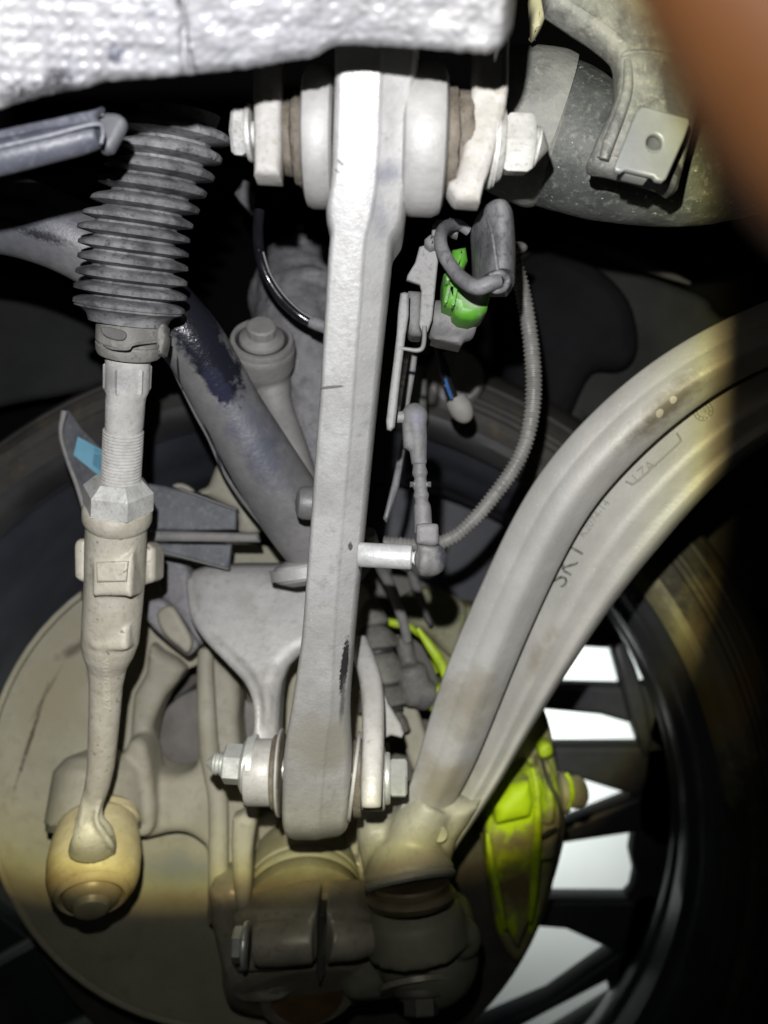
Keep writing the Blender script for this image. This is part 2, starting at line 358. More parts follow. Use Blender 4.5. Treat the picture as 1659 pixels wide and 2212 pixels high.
MDARK = mat('dark_fitting', (.10, .10, .10), (.17, .165, .155), .55, 0, 60, .35, 260, c3=(.22, .21, .18))
MCVB = mat('bellows_rubber', (.055, .053, .05), (.15, .142, .125), .6, 0, 60, .3, 300)
MLINER = mat('wheel_arch_felt', (.012, .0125, .013), (.022, .023, .023), .85, 0, 9, .3, 130, spec=.2, c3=(.017, .018, .018))
MLINER2 = mat('arch_liner_sheet', (.042, .044, .044), (.07, .072, .07), .7, 0, 9, .3, 130, spec=.3)
MTYRE = mat('tyre_rubber', (.045, .044, .042), (.085, .08, .072), .65, 0, 14, .4, 120, c3=(.12, .098, .065), spec=.35, spots=[((1530, 1420, 1.45), (130, 330, .2), -30, (.27, .235, .15), 40, 2.2), ((1560, 1480, 1.45), (40, 120, .2), -30, (.32, .21, .10), 60, 2.0)])  # khaki spots on the right paint in the flash-lit patch
MRIM = mat('dark_rim_paint', (.058, .061, .078), (.09, .094, .114), .42, .1, 14, .08, 140, c3=(.075, .073, .07), rough2=.52, spec=.45)
MSPK = mat('spoke_edge_paint', (.36, .41, .41), (.44, .5, .5), .4, .2, 14, .1, 140)
MDISC = mat('brake_disc_iron', (.10, .095, .085), (.15, .14, .125), .5, .3, 30, .2, 300)
MWALL = mat('white_wall', (.74, .76, .75), (.80, .82, .81), .6, 0, 3, .05, 60)
MFLOOR = mat('dark_floor_paint', (.018, .036, .036), (.026, .045, .044), .5, 0, 5, .1, 90)
MLINE = mat('floor_line_paint', (.24, .27, .26), (.30, .33, .32), .5, 0, 10, .1, 90)
MSKIN = mat('brown_skin', (.42, .165, .055), (.49, .205, .075), .5, 0, 120, .3, 900)
MNAIL = mat('fingernail', (.5, .28, .18), (.56, .32, .22), .3, 0, 120, .05)
MTAG = mat('pale_yellow_tag', (.42, .40, .25), (.5, .48, .32), .5, 0, 60, .1)
MVOID = mat('underbody_black', (.008, .008, .009), (.013, .013, .014), .9, 0, 9, .2, 90, spec=.1)

# ------------------------------------------------------------------ setting: arch, wall, floor
wa = []
for a in [(-.9, .9), ]:
    pass
rings = []
for i in range(25):                       # the inside of the wheel arch: a dark barrel vault behind everything
    y = .80 + .75*(i/24)
    r = .62
    rings.append([Vector((-.16+.95*math.cos(math.pi*(k/40)*1.02-.03), y, -.24+.60*math.sin(math.pi*(k/40)*1.02-.03) + .012*noise.noise(Vector((k*.5, i*.4, 0))))) for k in range(41)])
arch = mk('wheel_arch', loft(rings, cap=False, closed=False), MLINER); arch['kind'] = 'structure'
body = []                                 # the dark underbody the parts hang from
ub = slab([(-1500, -900), (3200, -900), (3200, 2600), (-1500, 2600)], .96, .06, .006, holes=[[(640+850*math.cos(-k*math.pi/40), 1800+850*math.sin(-k*math.pi/40)) for k in range(80)]])
underbody = mk('underbody', ub, MVOID); underbody['kind'] = 'structure'
wall = mk('wall', ([Vector((.06, 1.95, -2.4)), Vector((3, 1.95, -2.4)), Vector((3, 1.95, 2)), Vector((.06, 1.95, 2))], [(0, 1, 2, 3)]), MWALL); wall['kind'] = 'structure'
fl = mk('floor', ([Vector((-3, -.6, -1.62)), Vector((3, -.6, -1.62)), Vector((3, 1.949, -1.62)), Vector((-3, 1.949, -1.62))], [(0, 1, 2, 3)]), MFLOOR); fl['kind'] = 'structure'

# ------------------------------------------------------------------ wheel
def wheel_pt(ang, r, y):
    return Vector((-.078+r*math.cos(ang)+(y-.66)*.169, y, -.290+r*math.sin(ang)-(y-.66)*.20))
def ringsolid(prof, n=120):
    rings = [[wheel_pt(2*math.pi*k/n, r, y) for r, y in prof] for k in range(n)]
    V = [p for r in rings for p in r]; m = len(prof); Fc = []
    for i in range(n):
        for j in range(m):
            a = i*m+j; b = i*m+(j+1) % m; c = ((i+1) % n)*m+(j+1) % m; d = ((i+1) % n)*m+j
            Fc.append((a, b, c, d))
    return (V, Fc)
wh = thing('wheel', 'large dark multi-spoke alloy wheel filling the background behind the suspension', 'wheel', (-.078, .8, -.68))
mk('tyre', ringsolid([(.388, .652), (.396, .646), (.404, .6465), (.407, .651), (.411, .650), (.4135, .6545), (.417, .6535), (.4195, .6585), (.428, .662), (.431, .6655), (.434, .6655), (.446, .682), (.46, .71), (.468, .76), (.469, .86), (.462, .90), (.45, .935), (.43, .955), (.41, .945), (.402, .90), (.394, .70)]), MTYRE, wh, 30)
mk('rim', ringsolid([(.390, .658), (.388, .653), (.381, .655), (.376, .663), (.374, .672), (.379, .680), (.377, .688), (.371, .696), (.366, .715), (.363, .735), (.359, .742), (.358, .775), (.362, .80), (.359, .808), (.359, .83), (.364, .845), (.368, .87), (.378, .90), (.384, .93), (.392, .945), (.398, .94), (.396, .90), (.388, .84), (.388, .78), (.392, .70)]), MRIM, wh, 30)
mk('rim_flange', ringsolid([(.3905, .656), (.3890, .6505), (.382, .651), (.3765, .657), (.3735, .667), (.378, .669)]), mat('dusty_lit_rim_edge', (.035, .035, .037), (.06, .06, .06), .5, .1, 16, .2, 140, spots=[((1490, 1440, 1.5), (190, 330, .2), -28, (.36, .335, .22), 40, 1.8), ((1540, 1500, 1.5), (60, 120, .2), -28, (.30, .20, .09), 60, 2.0)]), wh, 40)  # khaki dust on the right, lightened to paint in the flash-lit patch
QS = 1/.90
spk = [[(960, 1570), (1180, 1612), (1290, 1612), (1400, 1612), (1470, 1600), (1470, 1790), (1402, 1780), (1374, 1722), (1225, 1676), (960, 1640)],
       [(960, 1870), (1225, 1783), (1374, 1724), (1402, 1690), (1470, 1700), (1470, 1850), (1412, 1830), (1378, 1800), (1205, 1826), (960, 1900)],
       [(960, 1960), (1208, 1946), (1362, 1947), (1377, 1930), (1410, 1920), (1450, 1960), (1430, 2090), (1370, 2080), (1333, 2060), (1224, 2010), (960, 1990)],
       [(960, 2260), (1190, 2162), (1333, 2061), (1400, 2010), (1440, 2030), (1400, 2140), (1318, 2120), (1180, 2192), (1000, 2290)],
       [(960, 1480), (1190, 1478), (1340, 1483), (1450, 1476), (1480, 1500), (1440, 1640), (1394, 1600), (1392, 1572), (1300, 1546), (1180, 1535), (960, 1540)],
       [(960, 2330), (1180, 2262), (1330, 2170), (1320, 2130), (1420, 2100), (1430, 2250), (1200, 2330), (1000, 2380)],
       [(560, 1400), (560, 1060), (700, 1010), (900, 1010), (1100, 1050), (1270, 1190), (1350, 1310), (1440, 1360), (1440, 1405), (1330, 1402), (1215, 1396), (1100, 1420), (1000, 1450)]]
for o in spk:
    mk('spoke', slab(o, QS, .035, .006), MRIM, wh)
mk('spoke', slab([(-160, 1880), (-20, 1960), (110, 2060), (300, 2200), (330, 2300), (250, 2420), (-220, 2420)], 1.27, .02, .004), mat('dark_teal_cover', (.035, .06, .06), (.05, .08, .08), .5, .1, 14, .1, 140), wh)  # dark sheet added to cover the lit barrel, not a real spoke
mk('rim_face', slab([(1452, 1380), (1453, 1410), (1449, 1474), (1420, 1500), (1397, 1578), (1392, 1618), (1386, 1680), (1373, 1722), (1376, 1803), (1369, 1850), (1379, 1895), (1372, 1930), (1362, 1947), (1350, 2000), (1334, 2060), (1322, 2120), (1328, 2165), (1290, 2240), (1360, 2330), (1480, 2150), (1540, 1950), (1560, 1750), (1545, 1520), (1500, 1380)], QS, .03, .005), MRIM, wh)
mk('spoke', slab([(1322, 1385), (1352, 1388), (1375, 1440), (1400, 1520), (1412, 1600), (1398, 1640), (1368, 1560), (1345, 1470)], 1/.88, .03, .006), MRIM, wh)
for a_, b_ in (((-90, 2122), (100, 2016)), ((60, 2268), (258, 2172))):
    mk('spoke', join(bar(a_, b_, 15, .012, 1.33, 1.30, .002), bar((a_[0], a_[1]+12), (b_[0]-4, b_[1]+14), 9, .012, 1.315, 1.285, .002)), MSPK, wh)
mk('hub', slab([(700+380*math.cos(a*math.pi/24), 1780+400*math.sin(a*math.pi/24)) for a in range(48)], 1/.885, .05, .008), MRIM, wh)
# far spokes of the hidden half
for k in range(6):
    a = math.radians(95+k*26)
    mk('spoke', sweep3([wheel_pt(a, .1, .9), wheel_pt(a+.03, .22, .905), wheel_pt(a+.04, .355, .91)], [.022, .02, .024], CIRC(8)), MRIM, wh)
# bits of the wheel arch visible past the tyre
l2 = thing('arch_liner', 'dim dark grey moulded liner panels in the wheel arch, right of the ribbed cable', 'liner panel', (.3, .8, .1))
mk('liner_panel', slab([(1090, 640), (1110, 560), (1200, 520), (1300, 545), (1430, 600), (1530, 640), (1560, 680), (1700, 760), (1700, 1300), (1480, 1210), (1330, 1060), (1280, 900), (1240, 960), (1130, 1010), (1100, 860)], lambda u, v: 1.28-.0002*(u-1300), .02, .01, rnd=3), MLINER2, l2)
mk('liner_lip', sweep([(1225, 512, 1.3, 3), (1290, 535, 1.33, 10), (1370, 565, 1.36, 13), (1450, 596, 1.38, 8), (1490, 612, 1.38, 3)], 6), mat('liner_edge', (.05, .05, .05), (.12, .118, .11), .6, 0, 40, .4, 200, c3=(.16, .15, .13)), l2)
mk('liner_bulge', slab([(1180, 520), (1290, 560), (1370, 640), (1390, 740), (1360, 790), (1290, 800), (1240, 900), (1190, 1010), (1130, 1000), (1090, 800), (1100, 600)], lambda u, v: 1.36, .05, .02, rnd=4), mat('liner_bulge_felt', (.011, .011, .013), (.02, .02, .023), .8, 0, 20, .3, 160, spec=.2), l2)
l3 = thing('arch_lining', 'dim teal-black wheel arch lining behind the bellows at the left edge', 'liner panel', (-.4, .9, .1))
mk('liner_panel', slab([(-300, 560), (60, 600), (130, 615), (220, 700), (260, 790), (200, 830), (60, 860), (-300, 900)], 1.18, .02, .008, rnd=4), MLINER2, l3)

# ------------------------------------------------------------------ brake parts
bd = mk('brake_disc', join(cyl(W(612, 1775, 1.40)+Vector((0, .0, 0)), W(612, 1775, 1.40)+Vector((0, .028, 0)), px(600, 1.40), .003, 96), cyl(W(600, 1760, 1.5), W(600, 1760, 1.5)+Vector((0, .05, 0)), px(330, 1.5), .004, 64)), MDISC)
solo(bd, 'dark iron brake disc mostly hidden behind the khaki dust shield', 'brake disc')
ds = thing('dust_shield', 'broad khaki dusty sheet-metal shield covering the lower left behind the tie rod', 'dust shield', W(0, 1700, 1.62))
circ = [(488+526*math.cos(math.pi*2*k/72), 1700+528*math.sin(math.pi*2*k/72)) for k in range(72)]
circ = [(min(a, 800+.2*(a-800)) if a > 800 else a, b) for a, b in circ]
SH = mk('shield_plate', slab(circ, lambda u, v: 1.62+.00003*(u-480), .006, .002, holes=[[(445+108*math.cos(-k*math.pi/18), 1600+165*math.sin(-k*math.pi/18)) for k in range(36)]]), MSHIELD, ds)
mk('shield_rim', sweep([(488+519*math.cos(a), 1700+521*math.sin(a), 1.635, 7) for a in [math.radians(95+k*5) for k in range(36)]], 1, n=8), MSHIELD, ds)
mk('hub_face', cyl(W(455, 1610, 1.53), W(455, 1610, 1.53)+Vector((0, .02, 0)), px(125, 1.53), .003, 48), mat('hub_face_grey', (.17, .16, .15), (.22, .21, .2), .5, .1, 50, .2), ds)
mk('hub_ring', sweep([(500+185*math.cos(a), 1620+215*math.sin(a), 1.57, 9) for a in [math.radians(130+k*6) for k in range(24)]], 1, n=8), mat('hub_ring_iron', (.09, .075, .06), (.14, .12, .1), .55, 0, 60, .3), ds)

# caliper: big body behind the curved arm
cp = thing('brake_caliper', 'dusty lime-yellow brake caliper beside the lower end of the curved arm', 'brake caliper', W(1130, 1800, 1.5))
cb = slab([(830, 1345), (900, 1330), (990, 1310), (1080, 1330), (1130, 1420), (1190, 1560), (1204, 1640), (1214, 1690), (1222, 1760), (1206, 1840), (1198, 1900), (1180, 1970), (1130, 2090), (1080, 2040), (1055, 1900), (1045, 1830), (1000, 1700), (960, 1540), (930, 1400)], lambda u, v: 1.47, .07, .012, rnd=3)
CB = mk('caliper_body', join(cb,
    slab([(1050, 1812), (1054, 1764), (1082, 1712), (1118, 1682), (1150, 1664), (1163, 1680), (1168, 1740), (1168, 1830), (1162, 1930), (1148, 2000), (1120, 2062), (1094, 2010), (1072, 1920)], lambda u, v: 1.555-.00006*abs(v-1800), .05, .009),
    slab([(1070, 1745), (1106, 1704), (1148, 1690), (1156, 1740), (1150, 1772), (1072, 1790)], 1.60, .04, .010),
    slab([(1166, 1648), (1192, 1652), (1206, 1690), (1219, 1752), (1213, 1800), (1202, 1862), (1168, 1868), (1172, 1760)], 1.535, .05, .008),
    slab([(1176, 1680), (1196, 1684), (1205, 1740), (1202, 1786), (1178, 1790)], 1.565, .04, .008)), MYEL, cp, cast=(.0019, 1))
mk('caliper_rib', sweep([(1150, 1660, 1.58, 5), (1159, 1700, 1.595, 8), (1161, 1770, 1.595, 9), (1158, 1850, 1.58, 10), (1152, 1935, 1.555, 9), (1146, 1990, 1.54, 4)], 6), MYELB, cp, label='bright lime rib on the dusty caliper')
mk('caliper_rib', sweep([(1053, 1800, 1.565, 4), (1061, 1860, 1.57, 8), (1075, 1930, 1.562, 8), (1090, 2005, 1.55, 4)], 6), MYELB, cp, label='bright lime rib on the dusty caliper')
mk('guide_pin', join(cyl(W(1228, 1712, 1.50), W(1256, 1708, 1.52), px(34, 1.5), .004, 24), cyl(W(1205, 1712, 1.50), W(1230, 1712, 1.50), px(44, 1.5), .006, 24)), mat('guide_pin_dust', (.30, .28, .21), (.38, .36, .28), .55, .1, 60, .2), cp)
mk('pin_stripe', sweep([(1222, 1670, 1.535, 5), (1233, 1690, 1.54, 6), (1236, 1720, 1.54, 6), (1228, 1746, 1.535, 5)], 5, n=10), MYELB, cp)
mk('spring_clip', sweep([(1170, 1640, 1.53, 4), (1185, 1690, 1.56, 5), (1206, 1730, 1.57, 5), (1216, 1790, 1.56, 5), (1205, 1850, 1.55, 5), (1192, 1900, 1.53, 4)], 6, n=8), mat('clip_steel', (.06, .06, .055), (.10, .1, .09), .4, .3, 60, .1), cp)
mk('spring_clip', sweep([(1165, 1812, 1.56, 4), (1185, 1800, 1.565, 6), (1203, 1790, 1.56, 4)], 5, n=8), mat('clip_black', (.02, .02, .02), (.04, .04, .04), .4, .3, 60, .1), cp)
mk('painted_lug', slab([(1165, 1618), (1178, 1606), (1192, 1610), (1196, 1630), (1180, 1640), (1168, 1636)], 1.53, .02, .004, rnd=3), MYELB, cp)
mk('painted_edge', sweep([(822, 1336, 1.585, 4), (850, 1346, 1.60, 9), (880, 1352, 1.60, 8), (906, 1372, 1.60, 5), (925, 1394, 1.61, 4)], 6, n=10), MYELB, cp)
mk('painted_edge', sweep([(902, 1358, 1.66, 5), (930, 1398, 1.67, 10), (950, 1428, 1.67, 11), (963, 1460, 1.67, 10), (972, 1510, 1.66, 7)], 6, n=10), MYELB, cp)
mk('painted_edge', sweep([(932, 1420, 1.53, 4), (942, 1438, 1.535, 6), (944, 1452, 1.53, 4)], 5, n=10), MYELB, cp)
mk('painted_edge', slab([(922, 1510), (940, 1490), (960, 1480), (975, 1500), (960, 1530), (940, 1540), (926, 1536)], 1.68, .02, .006, rnd=3), MYELB, cp)
mk('caliper_dust_face', slab([(860, 1300), (920, 1270), (985, 1290), (1010, 1330), (985, 1420), (950, 1400), (920, 1370), (880, 1350)], 1.50, .02, .006, rnd=4), MYELD, cp)

# bellows on the drive shaft, fittings and hoses seen through the gap
bw = thing('drive_shaft_boot', 'dark ribbed rubber boot seen through the gap right of the long arm', 'rubber boot', W(830, 1430, 1.62))
MFOLD = mat('bellows_dust', (.13, .125, .11), (.22, .21, .185), .65, 0, 60, .3, 300, c3=(.09, .085, .075))
for (x0, y0, r0), (x1, y1, r1), q_ in (((800, 1292, 12), (808, 1352, 32), 1.62), ((806, 1350, 26), (814, 1404, 52), 1.63), ((812, 1408, 40), (822, 1478, 58), 1.64), ((820, 1484, 44), (830, 1532, 57), 1.65), ((828, 1540, 40), (838, 1590, 50), 1.66)):
    A, B = W(x0, y0, q_), W(x1, y1, q_+.012)
    mk('bellows', lathe(A, B, [(0, px(r0*.6, q_)), (.1, px(r0, q_)), (.45, px((r0+r1)/2+3, q_)), (.82, px(r1, q_)), (.93, px(r1+1, q_)), (1, px(r1-3, q_))], 36), MFOLD, bw, 40)
    mk('bellows_groove', cyl(B, B+(B-A)*.22, px(r1*.72, q_), .001, 30), MBLK, bw)
fh = thing('brake_hose', 'dark dusty brake hose fitting bolted in front of the lime caliper edge', 'brake hose', W(900, 1440, 1.6))
mk('hose_body', join(cyl(W(868, 1375, 1.64), W(885, 1440, 1.64), px(19, 1.64), .002), cyl(W(884, 1436, 1.66), W(905, 1520, 1.66), px(36, 1.66), .005), cyl(W(880, 1470, 1.66), W(926, 1462, 1.66), px(28, 1.66), .004), ball(W(916, 1500, 1.66), px(34, 1.66))), MDARK, fh, cast=(.0022, 2))
mk('hose_pipe', sweep([(800, 1150, 1.9, 12), (818, 1215, 1.75, 12), (845, 1270, 1.7, 12), (870, 1340, 1.68, 11), (880, 1385, 1.67, 10)], 6), mat('pipe_grey', (.2, .2, .2), (.27, .265, .26), .45, .1, 60, .15), fh)
mk('hose_bracket', slab([(880, 1225), (905, 1250), (920, 1300), (935, 1345), (925, 1350), (900, 1300), (885, 1262)], 1.6, .01, .003, rnd=3), MDARK, fh)
mk('lower_arm_strip', slab([(862, 1430), (880, 1480), (915, 1570), (935, 1660), (900, 1680), (870, 1600), (858, 1540)], 1.62, .02, .004, rnd=3), MKNU, fh)

# ------------------------------------------------------------------ steering knuckle
kn = thing('steering_knuckle', 'dusty khaki cast steering knuckle across the bottom, holding the ball joints', 'steering knuckle', W(600, 2000, 1.75))
plate = slab([(255, 1640), (276, 1600), (283, 1506), (310, 1459), (318, 1392), (345, 1412), (397, 1448), (352, 1510), (326, 1570), (317, 1628), (332, 1665), (365, 1680), (405, 1672), (425, 1640), (424, 1560), (423, 1466), (437, 1385), (470, 1425), (513, 1482), (511, 1560), (520, 1640), (548, 1720), (548, 1990), (450, 2005), (444, 1960), (444, 1850), (430, 1825), (398, 1806), (360, 1806), (312, 1818), (290, 1812), (280, 1760), (250, 1700)], lambda u, v: 1.68+.00010*(v-1600), .04, .008, rnd=2)
ribs = sweep([(444, 1400, 1.69, 17), (445, 1500, 1.71, 20), (452, 1620, 1.72, 22), (470, 1720, 1.73, 22), (472, 1830, 1.75, 22), (470, 1990, 1.77, 22)], 6)
boss = join(lathe(W(222, 1618, 1.70), W(206, 1778, 1.745), [(0, px(30, 1.72)), (.12, px(75, 1.72)), (.3, px(96, 1.72)), (1, px(102, 1.72))], 40),
            slab([(265, 1625), (300, 1600), (320, 1650), (330, 1790), (290, 1812), (262, 1760)], 1.74, .04, .006, rnd=3))
KN = mk('knuckle_body', join(plate, ribs, boss), MKNU, kn, cast=(.0019, 4))
mk('boss_face', lathe(W(206, 1776, 1.745), W(204.5, 1792, 1.75), [(0, px(100, 1.74)), (1, px(98, 1.74))], 40), mat('boss_face_grey', (.15, .145, .12), (.19, .18, .155), .55, .1, 60, .15), kn)
# clamp block with its slit
blk = join(lathe(W(655, 1955, 1.66), W(664, 2150, 1.80), [(0, px(150, 1.72)), (.06, px(182, 1.72)), (.8, px(176, 1.74)), (.95, px(166, 1.74)), (1, px(140, 1.74))], 48),
           slab([(446, 1930), (548, 1930), (560, 2100), (620, 2170), (520, 2180), (486, 2140), (462, 2060)], 1.86, .05, .01, rnd=2))
mk('clamp_block', blk, MKNU2, kn, cast=(.0019, 3))
mk('clamp_ear', join(slab([(498, 1992), (520, 1976), (684, 1972), (683, 2086), (600, 2106), (512, 2112), (500, 2096)], lambda u, v: 2.02-.0005*(684-u), .05, .007), sweep([(556, 2040, 1.99, 44), (620, 2035, 2.0, 46), (678, 2032, 2.0, 44)], 5, n=24)), MKNU2, kn, cast=(.0016, 2))
mk('clamp_ear', join(slab([(702, 1972), (770, 1968), (806, 1986), (818, 2010), (816, 2056), (790, 2082), (702, 2094)], lambda u, v: 2.02-.0007*(u-702), .05, .007), sweep([(708, 2030, 2.0, 42), (760, 2028, 1.98, 42), (800, 2026, 1.96, 34)], 5, n=24)), MKNU2, kn, cast=(.0016, 2))
mk('clamp_slit', slab([(684, 1975), (702, 1975), (702, 2100), (690, 2130), (682, 2100)], 1.93, .02, .001), MBLK, kn)  # black strip stands in for the shade inside the open slit
mk('right_lug', join(ball(W(925, 2066, 1.86), px(110, 1.86), 1, .8, .95), ball(W(1002, 2026, 1.93), px(38, 1.93), 1, 1, 1.1), lathe(W(888, 1932, 1.92), W(905, 2040, 1.93), [(0, px(50, 1.92)), (.1, px(80, 1.92)), (.35, px(104, 1.92)), (1, px(116, 1.92))], 40), slab([(700, 2060), (860, 1980), (1000, 1990), (1035, 2030), (1030, 2090), (960, 2160), (800, 2190), (740, 2180), (720, 2120)], 1.86, .06, .02, rnd=3)), mat('lug_olive', (.165, .163, .125), (.225, .22, .17), .5, .1, 40, .2, 260), kn, cast=(.0022, 4))
mk('bore_ring', lathe(W(664, 2142, 1.79), W(666, 2164, 1.81), [(0, px(112, 1.9)), (.5, px(112, 1.9)), (1, px(104, 1.9)), (1, px(84, 1.9)), (.2, px(80, 1.9)), (0, px(112, 1.9))], 48, cap=False), MKNU2, kn)
mk('bore_plug', lathe(W(664, 2140, 1.78), W(665, 2158, 1.80), [(0, px(84, 1.9)), (1, px(80, 1.9))], 40), mat('bore_rust', (.10, .055, .025), (.16, .09, .04), .6, 0, 60, .3), kn)
pb = mk('pinch_bolt', join(hexa(W(503, 2040, 2.03), W(526, 2040, 2.03), px(36, 2.03), .0012, .3), cyl(W(526, 2042, 2.03), W(536, 2042, 2.03), px(48, 2.03), .001)), MZINC, kn)
mk('lower_bolt', join(hexa(W(909, 2150, 1.93), W(911, 2195, 1.95), px(38, 1.93), .0012, .2), cyl(W(908, 2130, 1.9), W(909, 2152, 1.91), px(62, 1.9), .002)), MDISC, kn)
mk('bolt_washer', lathe(W(905, 2118, 1.89), W(907, 2134, 1.9), [(0, px(84, 1.9)), (.3, px(90, 1.9)), (1, px(88, 1.9))], 40), MKNU2, kn)
# ball joint under the long arm
mk('joint_boot', lathe(W(652, 1812, 1.58), W(657, 1985, 1.80), [(0, px(40, 1.7)), (.1, px(88, 1.7)), (.3, px(112, 1.7)), (.55, px(122, 1.7)), (.68, px(124, 1.7)), (.70, px(119, 1.7)), (.73, px(125, 1.7)), (.8, px(126, 1.7)), (.83, px(120, 1.7)), (.86, px(128, 1.7)), (1, px(132, 1.7))], 48), mat('joint_boot_dust', (.25, .23, .15), (.32, .30, .21), .6, 0, 60, .25, 260), kn, 50)
mk('side_web', slab([(500, 1772), (546, 1770), (548, 1800), (541, 1850), (540, 1930), (530, 1985), (512, 1990), (500, 1900)], 1.90, .02, .005, rnd=2), MKNU, kn)
mk('back_web', slab([(545, 1765), (600, 1750), (640, 1800), (770, 1860), (776, 1780), (800, 1800), (800, 1990), (545, 1990)], 1.66, .02, .006), MKNU2, kn)
mk('upper_bracket', join(slab([(311, 1300), (345, 1294), (368, 1310), (395, 1345), (412, 1372), (427, 1392), (424, 1404), (407, 1419), (396, 1416), (343, 1373), (316, 1345), (309, 1325)], 1.80, .012, .004, rnd=2), slab([(335, 1205), (395, 1200), (420, 1290), (440, 1372), (420, 1400), (372, 1320), (345, 1296)], 1.74, .02, .006, rnd=2)), MLUMP, kn, cast=(.0017, 3))
mk('bracket_pad', slab([(336, 1330), (352, 1312), (372, 1312), (390, 1340), (413, 1385), (404, 1412), (386, 1400), (352, 1370)], 1.835, .008, .003, rnd=3), MKNU, kn)

# ------------------------------------------------------------------ damper fork holding the lower end of the long arm
fk = thing('damper_fork', 'grey cast fork straddling the lower end of the long straight arm', 'damper fork', W(690, 1680, 2.3))
def fq(u, v): return 1.88 + .00048*max(v-1233, -60) + .00022*max(v-1450, 0)
fo = slab([(404, 1236), (440, 1224), (520, 1222), (600, 1222), (680, 1230), (735, 1256), (748, 1300), (746, 1412), (730, 1402), (700, 1400), (648, 1420), (620, 1448), (606, 1485), (600, 1520), (597, 1580), (594, 1740), (532, 1738), (534, 1600), (553, 1522), (533, 1472), (493, 1426), (440, 1372), (413, 1326), (400, 1266)], fq, .045, .011, rnd=0)
legr = sweep([(775, 1390, 2.0, 22), (796, 1450, 2.08, 24), (805, 1510, 2.15, 25), (806, 1600, 2.25, 24), (803, 1690, 2.33, 24), (802, 1746, 2.36, 22)], 6, sec=[(math.copysign(abs(a)**.6, a), 1.3*math.copysign(abs(b)**.6, b)) for a, b in CIRC(20)])
FKm = mk('fork_body', join(fo, legr, sweep([(408, 1250, 1.87, 8), (421, 1322, 1.90, 12), (449, 1370, 1.93, 14), (500, 1424, 1.965, 14), (541, 1472, 2.0, 13), (558, 1530, 2.05, 11), (556, 1610, 2.08, 10), (556, 1720, 2.12, 10)], 6)), MFORK, fk, cast=(.0017, 4))
for c, nm in (((561, 1668), 'ear'), ((805, 1680), 'ear')):
    x0 = 533 if c[0] < 700 else 781; x1 = 592 if c[0] < 700 else 832
    mk(nm, cyl(W(x0, c[1], 2.17), W(x1, c[1], 2.17), px(70 if c[0] < 700 else 68, 2.17), .002, 40), MZDUST if c[0] > 700 else MFORK, fk)
mk('fork_collar', cyl(W(655, 1205, 2.02), W(664, 1262, 2.02), px(75, 2.0), .012, 40), MFORK, fk)
QB = 2.17
bolt = mk('bolt', join(hexa(W(879, 1681, QB), W(842, 1681, QB), px(43, QB), .0012, .1), cyl(W(843, 1681, QB), W(829, 1681, QB), px(54, QB), .0012), cyl(W(829, 1681, QB), W(480, 1652, QB), px(22, QB), .001)), MZINC, fk)
nt_ = join(hexa(W(484, 1649, QB), W(526, 1652, QB), px(43, QB), .0012, .1), lathe(W(524, 1652, QB), W(550, 1654, QB), [(0, px(50, QB)), (.3, px(62, QB)), (.6, px(62, QB)), (.62, px(66, QB)), (1, px(66, QB))], 36))
mk('nut', nt_, MZINC, fk)
mk('bolt_tip', lathe(W(486, 1650, QB), W(445, 1648, QB), [(0, px(24, QB)), (.14, px(20, QB)), (.2, px(25, QB)), (.34, px(20, QB)), (.4, px(25, QB)), (.5, px(22, QB)), (.55, px(23, QB)), (1, px(4, QB))], 24), MZINC, fk)
mk('side_blade', slab([(826, 1484), (838, 1520), (866, 1565), (873, 1586), (868, 1596), (845, 1590), (828, 1598)], 2.02, .01, .002), MFORK, fk)
ftree = bvh_of(FKm)
text('SJ\u20182S', 468, 1263, -82, 24, .0005, MFORK, fk, ftree)
text('K', 545, 1372, 0, 34, .0003, MFORK, fk, ftree)

# ------------------------------------------------------------------ long straight arm
arm = thing('control_arm', 'long straight pale aluminium arm running down the middle of the picture', 'suspension arm', W(690, 1000, 3))
def aq(v): return 3.7-.000978*(v-300)
st = [(10, 722, 913, 827), (110, 721, 908, 825), (170, 720, 903, 823), (290, 716, 894, 819), (370, 713, 886, 815), (425, 704, 880, 809), (445, 702, 877, 806), (470, 704, 872, 801), (492, 710, 858, 794), (510, 710, 850, 790), (553, 706, 846, 785), (640, 701, 837, 780), (740, 695, 827, 771), (830, 690, 818, 765), (960, 680, 805, 755), (1106, 670, 791, 742), (1240, 660, 778, 731), (1373, 650, 765, 722), (1460, 638, 758, 718), (1539, 626, 752, 715), (1600, 615, 753, 706), (1659, 609, 757, 700), (1710, 607, 756, 695), (1759, 606, 753, 691), (1790, 607, 751, 690), (1808, 609, 749, 690), (1820, 612, 746, 690), (1828, 617, 740, 688), (1834, 624, 732, 686)]
rings = []
for v, xl, xr, rr in cat(st, 3):
    q = aq(v); e = .012*max(0, (v-1772)/62)**2.2
    top = v < 480
    k = (xr-xl)/130
    pts = [(xl, .034), (xl, .006), (xl+3*k, .0022), (xl+8*k, .0004), (xl+13*k, 0), (rr-6, .0002), (rr-1, .0004), (rr+2, .0012), (rr+6, .0018), (xr-14*k, .0042), (xr-10*k, .0048), (xr-4*k, .0085), (xr-1, .0125), (xr, .016), (xr-1, .034)]
    rings.append([W(a, v, q)+Vector((0, b+e, 0)) for a, b in pts])
AR = mk('arm_body', loft(rings), MARM, arm, 50)
QT = 3.42
mk('bushing_sleeve', cyl(W(661, 300, QT), W(724, 302, QT), px(142, QT), .003, 64), MALU, arm)
mk('bushing_sleeve', cyl(W(868, 306, QT), W(960, 308, QT), px(152, QT), .004, 64), MALU, arm)
